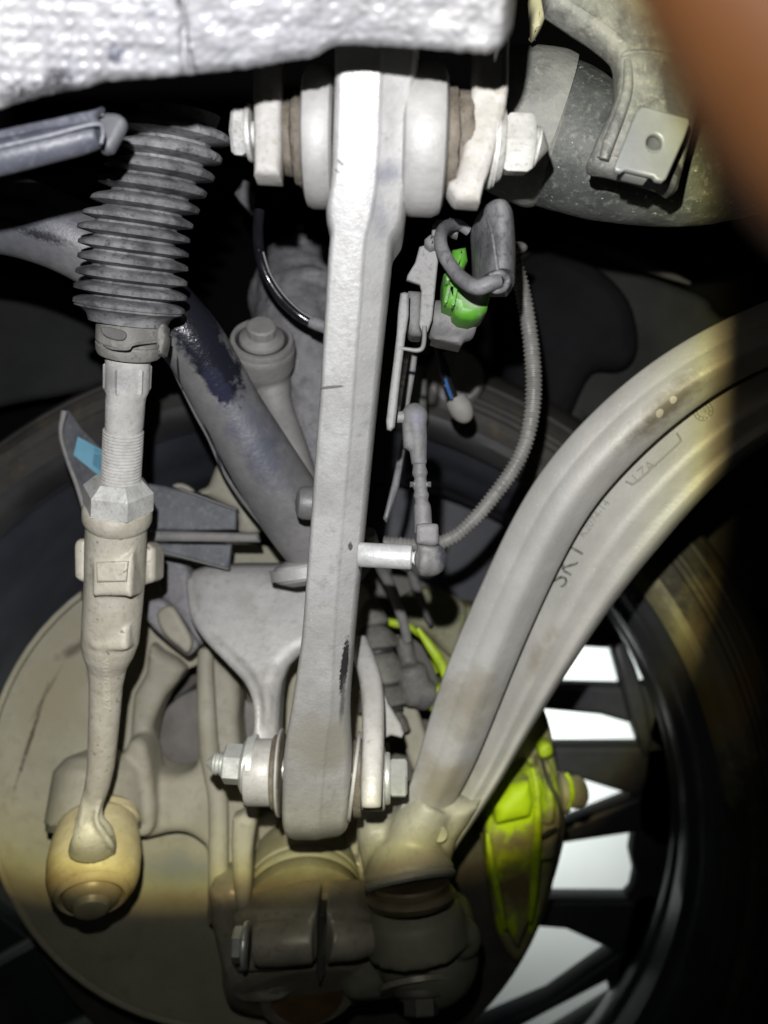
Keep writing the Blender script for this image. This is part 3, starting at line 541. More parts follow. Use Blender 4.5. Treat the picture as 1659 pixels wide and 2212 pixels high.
mk('rubber_bush', join(cyl(W(610, 300, QT), W(640, 300, QT), px(78, QT), .002, 40), cyl(W(634, 302, QT), W(662, 302, QT), px(96, QT), .003, 40)), MBUSH, arm, noise_amp=.0008, nscale=180)
mk('rubber_bush', join(cyl(W(955, 306, QT), W(985, 306, QT), px(112, QT), .002, 40), cyl(W(978, 304, QT), W(1018, 304, QT), px(98, QT), .002, 40)), MBUSH, arm, noise_amp=.0008, nscale=180)
mk('rubber_bush', join(cyl(W(590, 1668, QB), W(603, 1668, QB), px(78, QB), .001, 40), cyl(W(600, 1668, QB), W(612, 1668, QB), px(88, QB), .001, 40)), MBUSH, arm)
mk('rubber_bush', join(cyl(W(764, 1680, QB), W(782, 1680, QB), px(82, QB), .001, 40)), MBUSH, arm)
mk('bush_flange', cyl(W(761, 1676, QB), W(769, 1677, QB), px(94, QB), .0008, 48), MALU, arm)
mk('bush_flange', cyl(W(603, 1668, QB), W(609, 1668, QB), px(92, QB), .0008, 48), MALU, arm)

# upper mount: two ears, bolt and nut
br = thing('mounting_bracket', 'pale cast bracket ears clamping the top of the long straight arm', 'bracket', W(830, 250, 3.5))
QE = 3.42; QF = 3.62
mk('ear', slab([(546, -40), (604, -40), (606, 200), (606, 330), (603, 374), (546, 371), (545, 200)], QF, .014, .003), MEAR, br)
mk('ear', slab([(1034, -40), (1104, -40), (1100, 190), (1094, 240), (1078, 300), (1060, 365), (1048, 390), (1038, 429), (988, 426), (980, 418), (968, 400), (970, 386), (986, 378), (999, 330), (1009, 260), (1020, 190)], QF, .014, .003), MEAR, br, noise_amp=.0004, nscale=150)
mk('bolt', join(hexa(W(504, 286, QE), W(536, 288, QE), px(52, QE), .0014, .15), cyl(W(534, 288, QE), W(547, 288, QE), px(58, QE), .001), cyl(W(540, 290, QE), W(1150, 312, QE), px(26, QE), .001)), MZDUST, br)
mk('washer', join(lathe(W(1056, 312, QE), W(1084, 313, QE), [(0, px(88, QE)), (.25, px(90, QE)), (.3, px(84, QE)), (.5, px(86, QE)), (.55, px(80, QE)), (1, px(72, QE))], 48)), MZDUST, br)
mk('nut', hexa(W(1084, 312, QE), W(1150, 315, QE), px(65, QE), .002, .25), MZDUST, br)
mk('bolt_tip', lathe(W(1150, 316, QE), W(1184, 322, QE), [(0, px(42, QE)), (.1, px(38, QE)), (.16, px(42, QE)), (.3, px(38, QE)), (.36, px(40, QE)), (.45, px(34, QE)), (1, px(5, QE))], 28), MZDUST, br)

# ------------------------------------------------------------------ underbody panel across the top
up = thing('undertray_panel', 'blurred bright dimpled metal undertray panel along the whole top edge', 'underbody panel', W(550, 60, 4.6))
edge = [(-80, 262), (0, 236), (43, 222), (110, 204), (187, 190), (227, 177), (300, 172), (433, 160), (553, 146), (600, 136), (653, 128), (672, 126), (700, 110), (722, 100), (770, 97), (906, 105), (985, 112), (1040, 116), (1068, 112), (1088, 98), (1102, 76), (1110, 48), (1114, 10)]
NU, NV = 240, 90
edge_d = cat(edge, 8)
def edge_v(u):
    for a, b in zip(edge_d, edge_d[1:]):
        if a[0] <= u <= b[0]: return a[1]+(b[1]-a[1])*(u-a[0])/(b[0]-a[0]+1e-9)
    return edge_d[-1][1]
V = []; Fc = []
for i in range(NU+1):
    u = -80+1194*(i/NU)
    ev = edge_v(u)+3.0*noise.noise(Vector((u*.05, 0, 3)))+2.5*noise.noise(Vector((u*.16, 1, 0)))
    for j in range(NV+1):
        t = j/NV
        v = ev-(ev+160)*t*1.0
        q = 4.62+ .8*t
        bu, bv = (u*.985+v*.06)/33.0, (v-u*.05)/31.0
        fx, fy = bu-math.floor(bu)-.5, bv-math.floor(bv)-.5
        rr = math.hypot(fx, fy); dim = max(0, 1-(rr/.36)**2) if rr < .36 else 0
        amp = .0012*max(0, min(1, (430-u)/120+.0)) + .0005*max(0, min(1, (u-420)/60))
        h = dim*amp*(.6+.7*noise.noise(Vector((math.floor(bu)*3.1, math.floor(bv)*2.7, 0)))) + .0013*noise.noise(Vector((u*.02, v*.02, 5)))+.0005*noise.noise(Vector((u*.07, v*.07, 2)))
        if u > 700: h += .0018*abs(noise.noise(Vector((u*.011, v*.013, 9))))
        h -= .0035*math.exp(-((u-396-.02*v+6*noise.noise(Vector((v*.03, 0, 0))))/6.5)**2)
        edge_r = max(0, 1-t/.09)
        er2 = max(0, (u-1085)/29)
        V.append(W(u, v, 1/(1/q-h+0.0028*edge_r**2.4+.012*er2**2)))
for i in range(NU):
    for j in range(NV):
        a = i*(NV+1)+j; Fc.append((a, a+NV+1, a+NV+2, a+1))
nb = len(V)
for i in range(NU+1): V.append(V[i*(NV+1)]+Vector((0, .03, .034)))
for i in range(NU): Fc.append((i*(NV+1), nb+i, nb+i+1, (i+1)*(NV+1)))
ns = len(V)
for j in range(NV+1): V.append(V[NU*(NV+1)+j]+Vector((-.002, .03, 0)))
for j in range(NV): Fc.append((NU*(NV+1)+j, NU*(NV+1)+j+1, ns+j+1, ns+j))
mk('panel', (V, Fc), MUND, up, 180)

# ------------------------------------------------------------------ cross tube and clip bracket, upper right
ct = thing('cross_tube', 'thick scuffed dark grey tube behind the clip bracket at upper right', 'tube', W(1350, 350, 2.7))
path = [(1080, 262, 2.62, 128), (1172, 285, 2.66, 144), (1250, 312, 2.70, 140), (1330, 345, 2.72, 128), (1420, 372, 2.72, 110), (1520, 380, 2.72, 98), (1640, 368, 2.7, 90), (1800, 340, 2.68, 86)]
TUB = mk('tube_body', sweep(path, 8, n=56), MPIPE, ct, 180, noise_amp=.0009, nscale=22)
mk('tube_collar', sweep([(1080, 258, 2.64, 140), (1120, 268, 2.66, 150), (1168, 281, 2.67, 156), (1186, 287, 2.67, 156), (1194, 289, 2.67, 148)], 4, n=56), mat('collar_pale', (.15, .155, .15), (.26, .26, .245), .55, 0, 60, .5, 300, c3=(.3, .29, .26)), ct, 40)
cbk = thing('clip_bracket', 'scuffed grey sheet bracket reaching down from the top right corner', 'bracket', W(1380, 200, 3.3))
def bq(u, v): return 3.36 - .0002*(v-200)
bgeo = slab([(1180, -40), (1189, 0), (1246, 37), (1290, 66), (1319, 88), (1333, 106), (1339, 124), (1341, 160), (1339, 198), (1326, 232), (1306, 275), (1279, 336), (1281, 348), (1296, 356), (1323, 359), (1380, 372), (1440, 392), (1459, 407), (1472, 402), (1490, 330), (1510, 250), (1530, 150), (1540, 60), (1540, -40)], bq, .014, .004)
mk('bracket_sheet', bgeo, MBRK, cbk, noise_amp=.0006, nscale=90)
mk('bracket_flange', sweep([(1342, 124, 3.35, 4), (1352, 116, 3.37, 6), (1390, 113, 3.375, 6), (1440, 120, 3.37, 6), (1490, 131, 3.35, 4)], 5, n=12), MBRK, cbk)
mk('bracket_shoulder', sweep([(1356, 130, 3.36, 9), (1356, 190, 3.365, 11), (1342, 240, 3.365, 12), (1318, 300, 3.365, 13), (1304, 345, 3.35, 11)], 6, n=14), MBRK, cbk)
clip = thing('clip_nut', 'flat pale steel clip with a round hole on the grey sheet bracket', 'clip nut', W(1410, 310, 3.45))
hole = [(1414+17*math.cos(-k*math.pi/14), 308+19*math.sin(-k*math.pi/14)) for k in range(28)]
CLP = mk('clip_plate', slab([(1386, 229), (1400, 230), (1488, 255), (1490, 266), (1478, 300), (1440, 385), (1432, 391), (1418, 388), (1412, 380), (1352, 366), (1342, 371), (1330, 368), (1328, 360), (1374, 242)], 3.56, .003, .0008, holes=[hole]), MPLATE, clip)
mk('clip_tongue', slab([(1352, 370), (1400, 381), (1398, 387), (1350, 376)], 3.5, .006, .0006), MPLATE, clip)
mk('clip_barrel', lathe(W(1414, 308, 3.54), W(1418, 312, 3.54)+Vector((0, .014, 0)), [(0, px(18, 3.5)), (0, px(23, 3.5)), (1, px(22, 3.5)), (1, px(15, 3.5)), (.5, px(15.5, 3.5)), (.1, px(17, 3.5)), (0, px(18, 3.5))], 28, cap=False), MPLATE, clip)
mk('clip_back', slab([(1340, 362), (1440, 386), (1490, 262), (1390, 236)], 3.47, .002, .0006, holes=[[(1414+26*math.cos(-k*math.pi/14), 310+28*math.sin(-k*math.pi/14)) for k in range(28)]]), MPLATE, clip)
tg = mk('yellow_clip', slab([(1222, 140), (1232, 135), (1264, 158), (1260, 176), (1250, 178), (1218, 158)], 2.55, .01, .002), MTAG)
solo(tg, 'small pale yellow clip peeking over the dark cross tube', 'clip')
tb = mk('small_bolt', hexa(W(1258, 180, 2.6), W(1280, 186, 2.6), px(14, 2.6), .0008), MZDUST)
solo(tb, 'small grey bolt head just right of the yellow clip on the cross tube', 'bolt')
pt = mk('pale_strap', slab([(1150, -30), (1186, -30), (1188, 0), (1180, 30), (1168, 54), (1154, 70), (1150, 40), (1148, 0)], 3.05, .01, .003, rnd=2), MTAG)
solo(pt, 'pale cream strap end hanging from the top edge beside the undertray', 'strap')

# ------------------------------------------------------------------ slate trim, upper left
tr = thing('trim_channel', 'slate-grey plastic channel with a ragged end at the upper left', 'trim', W(100, 310, 3.5))
def tq(u, v): return 4.05-.0004*(u)
mk('channel_face', slab([(-60, 290), (0, 277), (110, 254), (190, 236), (213, 229), (220, 227), (206, 243), (209, 254), (216, 262), (216, 272), (150, 286), (-60, 330)], tq, .004, .001), MTRIM, tr)
mk('channel_lower', sweep([(-60, 352, 4.0, 36), (0, 340, 4.0, 36), (100, 316, 3.97, 34), (160, 303, 3.94, 32), (204, 292, 3.92, 28), (214, 290, 3.92, 22)], 6, n=24), MTRIM, tr)
mk('channel_ridge', sweep([(-60, 332, 4.1, 4), (0, 317, 4.1, 4), (100, 294, 4.07, 4), (205, 268, 4.03, 4), (222, 285, 4.03, 4), (218, 310, 4.02, 4)], 6, n=10), mat('trim_worn_edge', (.15, .155, .18), (.24, .245, .27), .5, 0, 300, .3), tr)
mk('channel_tongue', slab([(205, 245), (245, 240), (262, 247), (268, 258), (262, 275), (240, 316), (232, 321), (215, 322), (208, 300)], 3.84, .006, .002, rnd=2), mat('trim_tongue', (.10, .105, .115), (.14, .145, .15), .5, 0, 60, .3), tr)

# ------------------------------------------------------------------ anti-roll bar
ab = thing('anti_roll_bar', 'bent dusty black bar slanting down behind the long arm from the left edge', 'anti-roll bar', W(500, 850, 2.2))
BAR = mk('bar_tube', sweep([(-80, 448, 2.52, 86), (40, 470, 2.48, 84), (150, 512, 2.44, 80), (250, 575, 2.38, 76), (340, 655, 2.32, 74), (412, 735, 2.27, 70), (452, 800, 2.23, 69), (500, 888, 2.18, 70), (548, 968, 2.14, 73), (598, 1050, 2.10, 76), (650, 1128, 2.06, 76), (716, 1215, 2.02, 70), (760, 1260, 2.0, 60)], 8, sec=[(a, .72*b) for a, b in CIRC(40)]), MBAR, ab, 180)
mk('bar_pad', cyl(W(640, 1085, 2.32), W(715, 1090, 2.3), px(36, 2.3), .004, 30), MBAR, ab)
mk('bar_seam', sweep([(352, 742, 2.26, 4), (376, 800, 2.235, 4), (420, 890, 2.20, 4), (450, 945, 2.18, 4), (484, 1020, 2.15, 4), (530, 1090, 2.12, 4), (590, 1160, 2.08, 4), (660, 1225, 2.04, 4)], 6, n=8), MBAR, ab)

# ------------------------------------------------------------------ drop link
dl = thing('drop_link', 'grey forged link eye with a capped bolt, left of the long arm', 'link', W(565, 760, 2.0))
A, B = W(566, 738, 2.00), W(569, 800, 1.925)
up_ = (A-B).normalized()
eye = join(lathe(B, A, [(0, px(60, 1.95)), (.3, px(68, 1.95)), (.85, px(71, 1.95)), (1, px(66, 1.95))], 40),
           sweep([(568, 790, 1.92, 60), (582, 830, 1.92, 48), (594, 866, 1.93, 37), (608, 905, 1.94, 34), (624, 960, 1.96, 38), (640, 1020, 1.97, 42), (660, 1100, 1.98, 46)], 6))
mk('link_body', eye, MLINK, dl, cast=(.0016, 3))
mk('eye_ring', lathe(A-up_*.002, A+up_*.003, [(0, px(69, 2)), (.7, px(69, 2)), (1, px(66, 2)), (1, px(58, 2)), (.1, px(55, 2)), (.1, px(10, 2))], 44), MLINK, dl, 40)
mk('eye_groove', lathe(A, A+up_*.0012, [(0, px(57, 2)), (1, px(57, 2))], 40), MBLK, dl)
mk('bolt', join(lathe(A, A+up_*.007, [(0, px(46, 2)), (.3, px(49, 2)), (.55, px(47, 2)), (.8, px(38, 2)), (1, px(33, 2))], 40), lathe(A+up_*.006, A+up_*.0135, [(0, px(33, 2)), (.85, px(32, 2)), (1, px(28, 2))], 12)), MLINK, dl, 25)

# ------------------------------------------------------------------ grey housing behind the link
hs = thing('damper_housing', 'mottled grey rounded housing behind the long arm below the glossy hose', 'housing', W(640, 640, 1.75))
mk('housing_body', join(ball(W(655, 655, 1.72), px(118, 1.72), 1, .7, 1.12), sweep([(640, 560, 1.7, 80), (650, 700, 1.74, 104), (665, 820, 1.76, 96), (690, 940, 1.78, 80), (705, 1060, 1.78, 66)], 6), slab([(575, 530), (600, 520), (710, 522), (720, 600), (560, 620)], 1.76, .03, .008, rnd=2), sweep([(560, 640, 1.76, 10), (610, 600, 1.8, 16), (680, 590, 1.82, 16), (730, 600, 1.8, 10)], 5), sweep([(580, 690, 1.78, 10), (630, 650, 1.81, 15), (720, 640, 1.82, 12)], 5)), MLUMP, hs, cast=(.0022, 3), noise_amp=.0016, nscale=60)
mk('stud', join(cyl(W(649, 486, 1.77), W(649, 510, 1.77), px(8, 1.77), .001), cyl(W(648, 506, 1.77), W(648, 526, 1.77), px(16, 1.77), .001), cyl(W(648, 522, 1.77), W(648, 535, 1.77), px(24, 1.77), .001)), MLUMP, hs)
hk = mk('small_hook', slab([(505, 415), (525, 385), (540, 390), (536, 405), (548, 412), (545, 440), (552, 455), (540, 458), (515, 430)], 1.8, .01, .003), MLUMP)
solo(hk, 'small grey hooked tab hanging in the dark left of the glossy hose', 'hook')

# ------------------------------------------------------------------ glossy hose
ho = thing('breather_hose', 'glossy black curved hose left of the top of the long arm', 'hose', W(590, 580, 2.2))
hp = [(560, 455, 2.2, 12), (557, 500, 2.2, 12), (561, 550, 2.2, 12), (576, 596, 2.19, 12), (604, 640, 2.17, 12), (640, 676, 2.15, 12), (676, 698, 2.14, 11), (720, 712, 2.12, 11)]
mk('hose_tube', sweep(hp, 8, n=24), MHOSE, ho)
mk('hose_stripe', sweep([(a+7.5, b-5.5, c+.03, 2.0) for a, b, c, r in hp[2:7]], 8, n=8), MWHT, ho)
mk('hose_ferrule', sweep([(672, 694, 2.17, 14), (690, 702, 2.17, 14), (720, 714, 2.15, 14)], 4, n=20), MLUMP, ho)

# ------------------------------------------------------------------ steering tie rod
tie = thing('tie_rod', 'steering tie rod with ribbed rubber bellows and threaded rod, left of centre', 'tie rod', W(230, 1850, 1.95))
def tqv(v): return 2.80-.00052*(v-300)+.0006*max(0, 640-v)
cent = [(392, 236), (381, 282), (366, 325), (350, 365), (334, 400), (318, 437), (302, 470), (292, 500), (291, 530), (290, 560), (287, 592), (285, 625), (281, 655), (278, 690)]
cd = cat(cent, 24)
# ribs: (index along centre curve of ridge, radius)
def cat_at(t):
    i = min(int(t*(len(cd)-1)), len(cd)-2); f = t*(len(cd)-1)-i
    return tuple(cd[i][k]+(cd[i+1][k]-cd[i][k])*f for k in (0, 1))
ribs = [(282, 116), (325, 114), (365, 113), (400, 112), (437, 112), (470, 114), (500, 116), (532, 114), (562, 114), (594, 115), (626, 117), (655, 115)]
pts = []; rad = []
def vat(v):
    for a, b in zip(cd, cd[1:]):
        if a[1] <= v <= b[1]:
            f = (v-a[1])/(b[1]-a[1]+1e-9); return a[0]+(b[0]-a[0])*f
    return cd[-1][0]
def add(v, r):
    pts.append((vat(v), v)); rad.append(r)
add(240, 84)
for i, (v, r) in enumerate(ribs):
    nv = ribs[i+1][0] if i+1 < len(ribs) else v+30
    pv = ribs[i-1][0] if i else v-40
    g = nv-v; inn = 84 if i > 4 else 80
    add(v-.36*(v-pv), inn+1); add(v-.16*(v-pv), r-9); add(v-.05*(v-pv), r-2.5); add(v+.02*g, r); add(v+.26*g, r+.5); add(v+.31*g, r-4)
    if i < len(ribs)-1: add(v+.50*g, inn)
for v, r in ((668, 112), (674, 98), (682, 88), (690, 84), (698, 82)):
    pts.append((279-(v-668)*.05, v)); rad.append(r)
P3 = [W(a, b, tqv(b)) for a, b in pts]
# ring planes follow the smooth centre line and lean away at the lower end
def frame_rings(P3, rpx, lean=0.0, n=56, sec=None, fix=None):
    rings = []; N = len(P3)
    for i, p in enumerate(P3):
        a = max(i-6, 0); b = min(i+6, N-1)
        t = (P3[b]-P3[a]).normalized()
        t = fix(i) if fix else (t+Vector((0, lean, 0))).normalized()
        y = (-p).normalized(); y = (y-t*y.dot(t)).normalized(); x = t.cross(y)
        rings.append([p+(x*c+y*s)*rpx[i] for c, s in (sec or CIRC(n))])
    return loft(rings)
mk('bellows', frame_rings(P3, [px(r, tqv(b)) for (a, b), r in zip(pts, rad)], .12, fix=lambda i: Vector((-.135, .30, -1)).normalized()), MRUB, tie, 32)
def seg(lst, lean=.10, n=40, sec=None):
    P = [W(a, b, tqv(b)) for a, b, r in lst]
    return frame_rings(P, [px(r, tqv(b)) for a, b, r in lst], lean, n, sec)
mk('clamp', seg([(284, 684, 60), (284, 686, 70), (283, 695, 71), (281, 735, 71), (281, 737, 69), (281, 741, 69), (281, 743, 71), (280, 756, 70), (279, 764, 66), (279, 768, 50)]), MRUBP, tie, 30)
mk('clamp_window', slab([(218, 707), (238, 706), (262, 712), (271, 718), (271, 728), (262, 735), (240, 732), (222, 722)], tqv(720)+.118, .002, .0006, rnd=2), mat('clamp_recess', (.11, .105, .1), (.16, .155, .145), .6, 0, 70, .2), tie)
mk('clamp_ridge', sweep([(214, 740, 2.62, 3), (240, 752, 2.70, 3), (275, 754, 2.73, 3), (284, 746, 2.73, 3), (300, 742, 2.71, 3), (340, 738, 2.64, 3)], 6, n=8), MRUBP, tie)
mk('clamp_tab', slab([(338, 697), (354, 699), (353, 717), (356, 720), (354, 738), (348, 762), (340, 764), (336, 740)], 2.64, .012, .0015), MRUBP, tie)
mk('inner_rod', seg([(277, 764, 46), (276.5, 775, 47), (275, 830, 46.5), (274, 842, 46), (273, 853, 42), (271, 866, 41.5), (268.5, 920, 40), (267, 928, 38)]), MROD, tie, 40)
# wrench flats
hexs = [(math.cos(math.pi/3*k+.1), math.sin(math.pi/3*k+.1)) for k in range(6)]
mk('rod_hex', seg([(276.5, 784, 44), (276, 790, 50.5), (274.6, 838, 49.5), (273.6, 850, 43)], .1, 6, hexs), MROD, tie, 20)
th = []
v = 928; k = 0
while v < 1066:
    c = 266.5-(v-928)*.052; r0 = 42.5-(v-928)*.006
    th += [(c, v, r0-2.6), (c, v+1.6, r0-2.6), (c, v+3.2, r0), (c, v+5.2, r0)]
    v += 6.9
mk('threaded_rod', seg(th, .10), MROD, tie, 20)
hx = [(math.cos(math.pi/3*k-.28), math.sin(math.pi/3*k-.28)) for k in range(6)]
mk('lock_nut', seg([(257, 1034, 52), (257, 1042, 60), (256, 1056, 75), (255, 1094, 75), (254.5, 1104, 68)], .12, 6, hx), MZDUST, tie, 20)
mk('lock_nut_collar', seg([(255, 1092, 60), (255, 1096, 70), (254, 1102, 72.5), (253, 1120, 72.5), (252.5, 1128, 69), (252, 1134, 64)], .12, 48), MHOUS, tie, 40)
house = join(seg([(252, 1124, 60), (252, 1130, 64), (250, 1180, 64), (248, 1250, 63), (243, 1320, 62), (238, 1385, 60), (235, 1410, 54), (232, 1440, 41), (229, 1480, 35), (226, 1540, 33), (222, 1600, 31), (218, 1655, 28.5), (210, 1700, 26), (201, 1730, 24), (193, 1752, 23)], .08, 36),
    sweep([(212, 1690, 2.07, 27), (199, 1732, 2.07, 24), (194, 1770, 2.06, 30), (200, 1805, 2.06, 44), (200, 1836, 2.02, 50)], 6, sec=[(a, .62*b) for a, b in CIRC(24)]),
          sweep([(188, 1700, 2.08, 4), (178, 1765, 2.085, 6), (170, 1806, 2.08, 7), (154, 1838, 2.05, 7)], 6, n=10), sweep([(225, 1700, 2.08, 4), (208, 1765, 2.085, 6), (222, 1798, 2.08, 7), (240, 1824, 2.06, 7), (247, 1842, 2.01, 4)], 6, n=10),
    slab([(157, 1176), (164, 1164), (186, 1164), (190, 1260), (172, 1258), (158, 1248)], 2.26, .022, .003, rnd=0),
    slab([(300, 1172), (318, 1174), (334, 1186), (333, 1252), (326, 1260), (300, 1266)], 2.26, .022, .003, rnd=0),
    slab([(200, 1192), (212, 1206), (272, 1204), (287, 1190), (283, 1292), (268, 1288), (210, 1288), (197, 1290)], 2.425, .02, .002),
    slab([(192, 1352), (206, 1346), (262, 1348), (278, 1354), (274, 1404), (262, 1408), (204, 1406), (190, 1398)], 2.33, .018, .003))
HO = mk('rod_end', house, MHOUS, tie, cast=(.0013, 2))
mk('rod_pad', slab([(206, 1214), (276, 1212), (272, 1256), (208, 1258)], 2.443, .003, .0012), MHOUS, tie)
htree = bvh_of(HO)
text('V1H7C2S077', 229, 1480, -88, 20, .0012, mat('raised_letter_highlight', (.60, .575, .49), (.66, .63, .55), .4, .1, 60, .1), tie, htree, bold=.02)  # lighter than the rod end: relief highlight put into the colour

text('K', 213, 1640, -20, 26, .0006, MHOUS, tie, htree)
# ball socket, its boot and cap
A, B = W(211, 1772, 1.83), W(199, 1930, 1.985)
sk = join(lathe(A, B, [(0, px(72, 1.9)), (.08, px(84, 1.9)), (.3, px(93, 1.92)), (.55, px(99, 1.95)), (.8, px(97, 1.97)), (.93, px(90, 1.97)), (1, px(80, 1.97))], 48))
mk('ball_socket', sk, MBALL, tie, cast=(.0015, 3))
ax_ = (B-A).normalized()
mk('socket_ring', lathe(B-ax_*.003, B+ax_*.004, [(0, px(80, 2)), (.5, px(80, 2)), (.85, px(76, 2)), (1, px(70, 2)), (.9, px(65, 2)), (.5, px(62, 2)), (0, px(61, 2)), (0, px(80, 2))], 48, cap=False), MBALL, tie, 50)
mk('socket_cap', lathe(B-ax_*.002, B+ax_*.013, [(0, px(63, 2)), (.25, px(62, 2)), (.45, px(57, 2)), (.6, px(49, 2)), (.66, px(41, 2)), (.72, px(39, 2)), (.92, px(35, 2)), (1, px(24, 2))], 40), MCAP, tie)
mk('dust_boot', lathe(W(235, 1742, 1.80), W(226, 1800, 1.85), [(0, px(50, 1.8)), (.2, px(64, 1.8)), (.5, px(68, 1.8)), (.7, px(62, 1.8)), (1, px(66, 1.8))], 36), MBALL, tie)

# ------------------------------------------------------------------ deflector with the blue sticker
df = thing('air_deflector', 'dark plastic deflector blade with a blue sticker, behind the threaded rod', 'deflector', W(220, 1050, 2.0))
BL = mk('blade', slab([(131, 886), (147, 886), (180, 930), (222, 972), (300, 1030), (330, 1060), (330, 1130), (270, 1130), (187, 1110), (160, 1040), (140, 975), (127, 935)], lambda u, v: 2.02-.0012*(u-130), .004, .001), MDEF, df)
mk('blade_edge', sweep([(139, 888, 2.04, 7), (131, 935, 2.04, 5), (143, 985, 2.03, 5), (165, 1045, 2.02, 5), (182, 1100, 2.01, 5), (190, 1130, 2.0, 5)], 6, n=10), MDEFD, df)
mk('fin', slab([(318, 1044), (356, 1050), (388, 1058), (420, 1064), (511, 1102), (509, 1145), (400, 1147), (318, 1145)], lambda u, v: 1.92, .006, .002), MDEF, df)
mk('fin_lip', bar((385, 1055), (511, 1102), 5, .008, 1.94, 1.94), MDEFD, df)
mk('fin_bar', slab([(318, 1146), (556, 1152), (560, 1172), (318, 1170)], 1.95, .01, .003), MDEFD, df)
mk('fin', slab([(318, 1174), (500, 1176), (494, 1232), (400, 1210), (330, 1196)], 1.90, .006, .002), MDEF, df)
mk('fin_lip', bar((340, 1190), (494, 1230), 4, .008, 1.92, 1.92), MDEFD, df)
mk('fin_root', join(slab([(420, 1062), (446, 1050), (470, 990), (500, 1040), (540, 1100), (560, 1150), (510, 1150), (508, 1104)], 1.86, .02, .006, rnd=2), slab([(366, 1048), (385, 1042), (404, 1048), (420, 1064), (385, 1058)], 1.9, .01, .003, rnd=2)), MKNU, df, cast=(.0018, 2))
stk = thing('sticker', 'bright blue barcode sticker on the dark deflector beside the threaded rod', 'sticker', W(190, 975, 2.0))
btree = bvh_of(BL)
def decal(poly, tree, lift, nsub=10):
    a, b, c, d = poly; V = []; Fc = []
    for i in range(nsub+1):
        for j in range(nsub+1):
            s, t = i/nsub, j/nsub
            u = (a[0]*(1-s)+b[0]*s)*(1-t)+(d[0]*(1-s)+c[0]*s)*t; v = (a[1]*(1-s)+b[1]*s)*(1-t)+(d[1]*(1-s)+c[1]*s)*t
            V.append(lay(u, v, tree, lift))
    for i in range(nsub):
        for j in range(nsub):
            k = i*(nsub+1)+j; Fc.append((k, k+nsub+1, k+nsub+2, k+1))
    return (V, Fc)
mk('sticker_sheet', decal([(168, 943), (228, 976), (224, 1036), (159, 983)], btree, .0004), MBLUE, stk)
def spt(s, t):
    a, b, c, d = (168, 943), (228, 976), (224, 1036), (159, 983)
    return ((a[0]*(1-s)+b[0]*s)*(1-t)+(d[0]*(1-s)+c[0]*s)*t, (a[1]*(1-s)+b[1]*s)*(1-t)+(d[1]*(1-s)+c[1]*s)*t)
x = .62
bars = []
while x < .97:
    wd = random.choice([.010, .016, .024, .012])
    bars.append(decal([spt(x, .20 if x > .74 else .28), spt(x+wd, .20 if x > .74 else .28), spt(x+wd, .80), spt(x, .78)], btree, .0007, 2)); x += wd+random.choice([.012, .02])
bars.append(decal([spt(.6, .08), spt(.9, .10), spt(.9, .13), spt(.6, .11)], btree, .0007, 2))
bars.append(decal([spt(.62, .16), spt(.74, .17), spt(.74, .2), spt(.62, .19)], btree, .0007, 2))
mk('barcode', join(*bars), MBLUED, stk)

# ------------------------------------------------------------------ height sensor
hsn = thing('height_sensor', 'dusty grey level sensor on a thin bracket right of the long arm', 'sensor', W(930, 650, 2.9))
QH = 3.0
mk('bracket', slab([(934, 486), (944, 472), (956, 474), (952, 530), (946, 570), (941, 620), (934, 690), (924, 716), (914, 722), (905, 700), (908, 660), (910, 628), (907, 614), (878, 604), (880, 594), (897, 566), (906, 532), (922, 527), (930, 534)], QH, .003, .0008), MBRKT, hsn)
mk('bracket_hook', sweep([(917, 705, QH+.02, 5), (916, 735, QH+.04, 5), (912, 752, QH+.05, 5), (900, 757, QH+.05, 5), (878, 754, QH+.05, 4), (862, 752, QH+.05, 3.6)], 6, n=12), MBRKT, hsn)
mk('sensor_body', join(slab([(880, 624), (912, 626), (912, 724), (884, 722), (878, 690)], 2.92, .018, .003), cyl(W(924, 690, 2.86), W(1024, 698, 2.83), px(42, 2.85), .003, 30), slab([(930, 644), (990, 646), (1022, 680), (1020, 700), (928, 700)], 2.88, .02, .004), slab([(930, 726), (1004, 732), (998, 744), (930, 730)], 2.88, .02, .002)), MSENS, hsn, cast=(.0011, 2))
mk('lever', slab([(865, 632), (874, 629), (884, 632), (883, 680), (876, 724), (868, 790), (861, 850), (857, 890), (853, 922), (844, 931), (836, 928), (834, 910), (841, 850), (850, 780), (857, 720), (860, 670)], lambda u, v: 3.06-.00006*(v-630), .004, .0012), MBRKT, hsn)
mk('lever_back', slab([(884, 764), (902, 764), (898, 800), (884, 880), (874, 905), (862, 905), (868, 860)], 2.4, .006, .0015), MBRKT, hsn)
mk('connector', join(slab([(960, 586), (968, 582), (978, 590), (984, 600), (1046, 622), (1062, 632), (1054, 668), (1040, 682), (1020, 689), (996, 686), (982, 676), (980, 664), (958, 656)], 3.06, .03, .004, rnd=0), slab([(978, 536), (996, 532), (1008, 530), (1012, 560), (990, 600), (974, 590)], 3.02, .02, .003)), MGREEN, hsn, 40)
mk('connector_rib', slab([(962, 588), (970, 583), (977, 592), (972, 612), (962, 612)], 3.09, .01, .002), MGREEN, hsn)
mk('connector_rib', join(bar((972, 612), (962, 656), 4, .006, 3.08, 3.08), bar((986, 618), (978, 662), 4, .006, 3.1, 3.1)), MGREEN, hsn)
cov = []
rg = []
for i in range(17):
    t = i/16; v = 461+t*160; cx = 1060+8*math.sin(t*2.2)+t*3
    hw = 41*min(1, math.sqrt(max(0, 1-(1-t/.22)**2)) if t < .22 else 1)+2
    dep = .006+.024*min(1, hw/41)
    rg.append([W(cx+hw*c-4*t, v, 3.06)+Vector((0, .004-dep*max(s, -.35), 0)) for c, s in CIRC(28)])
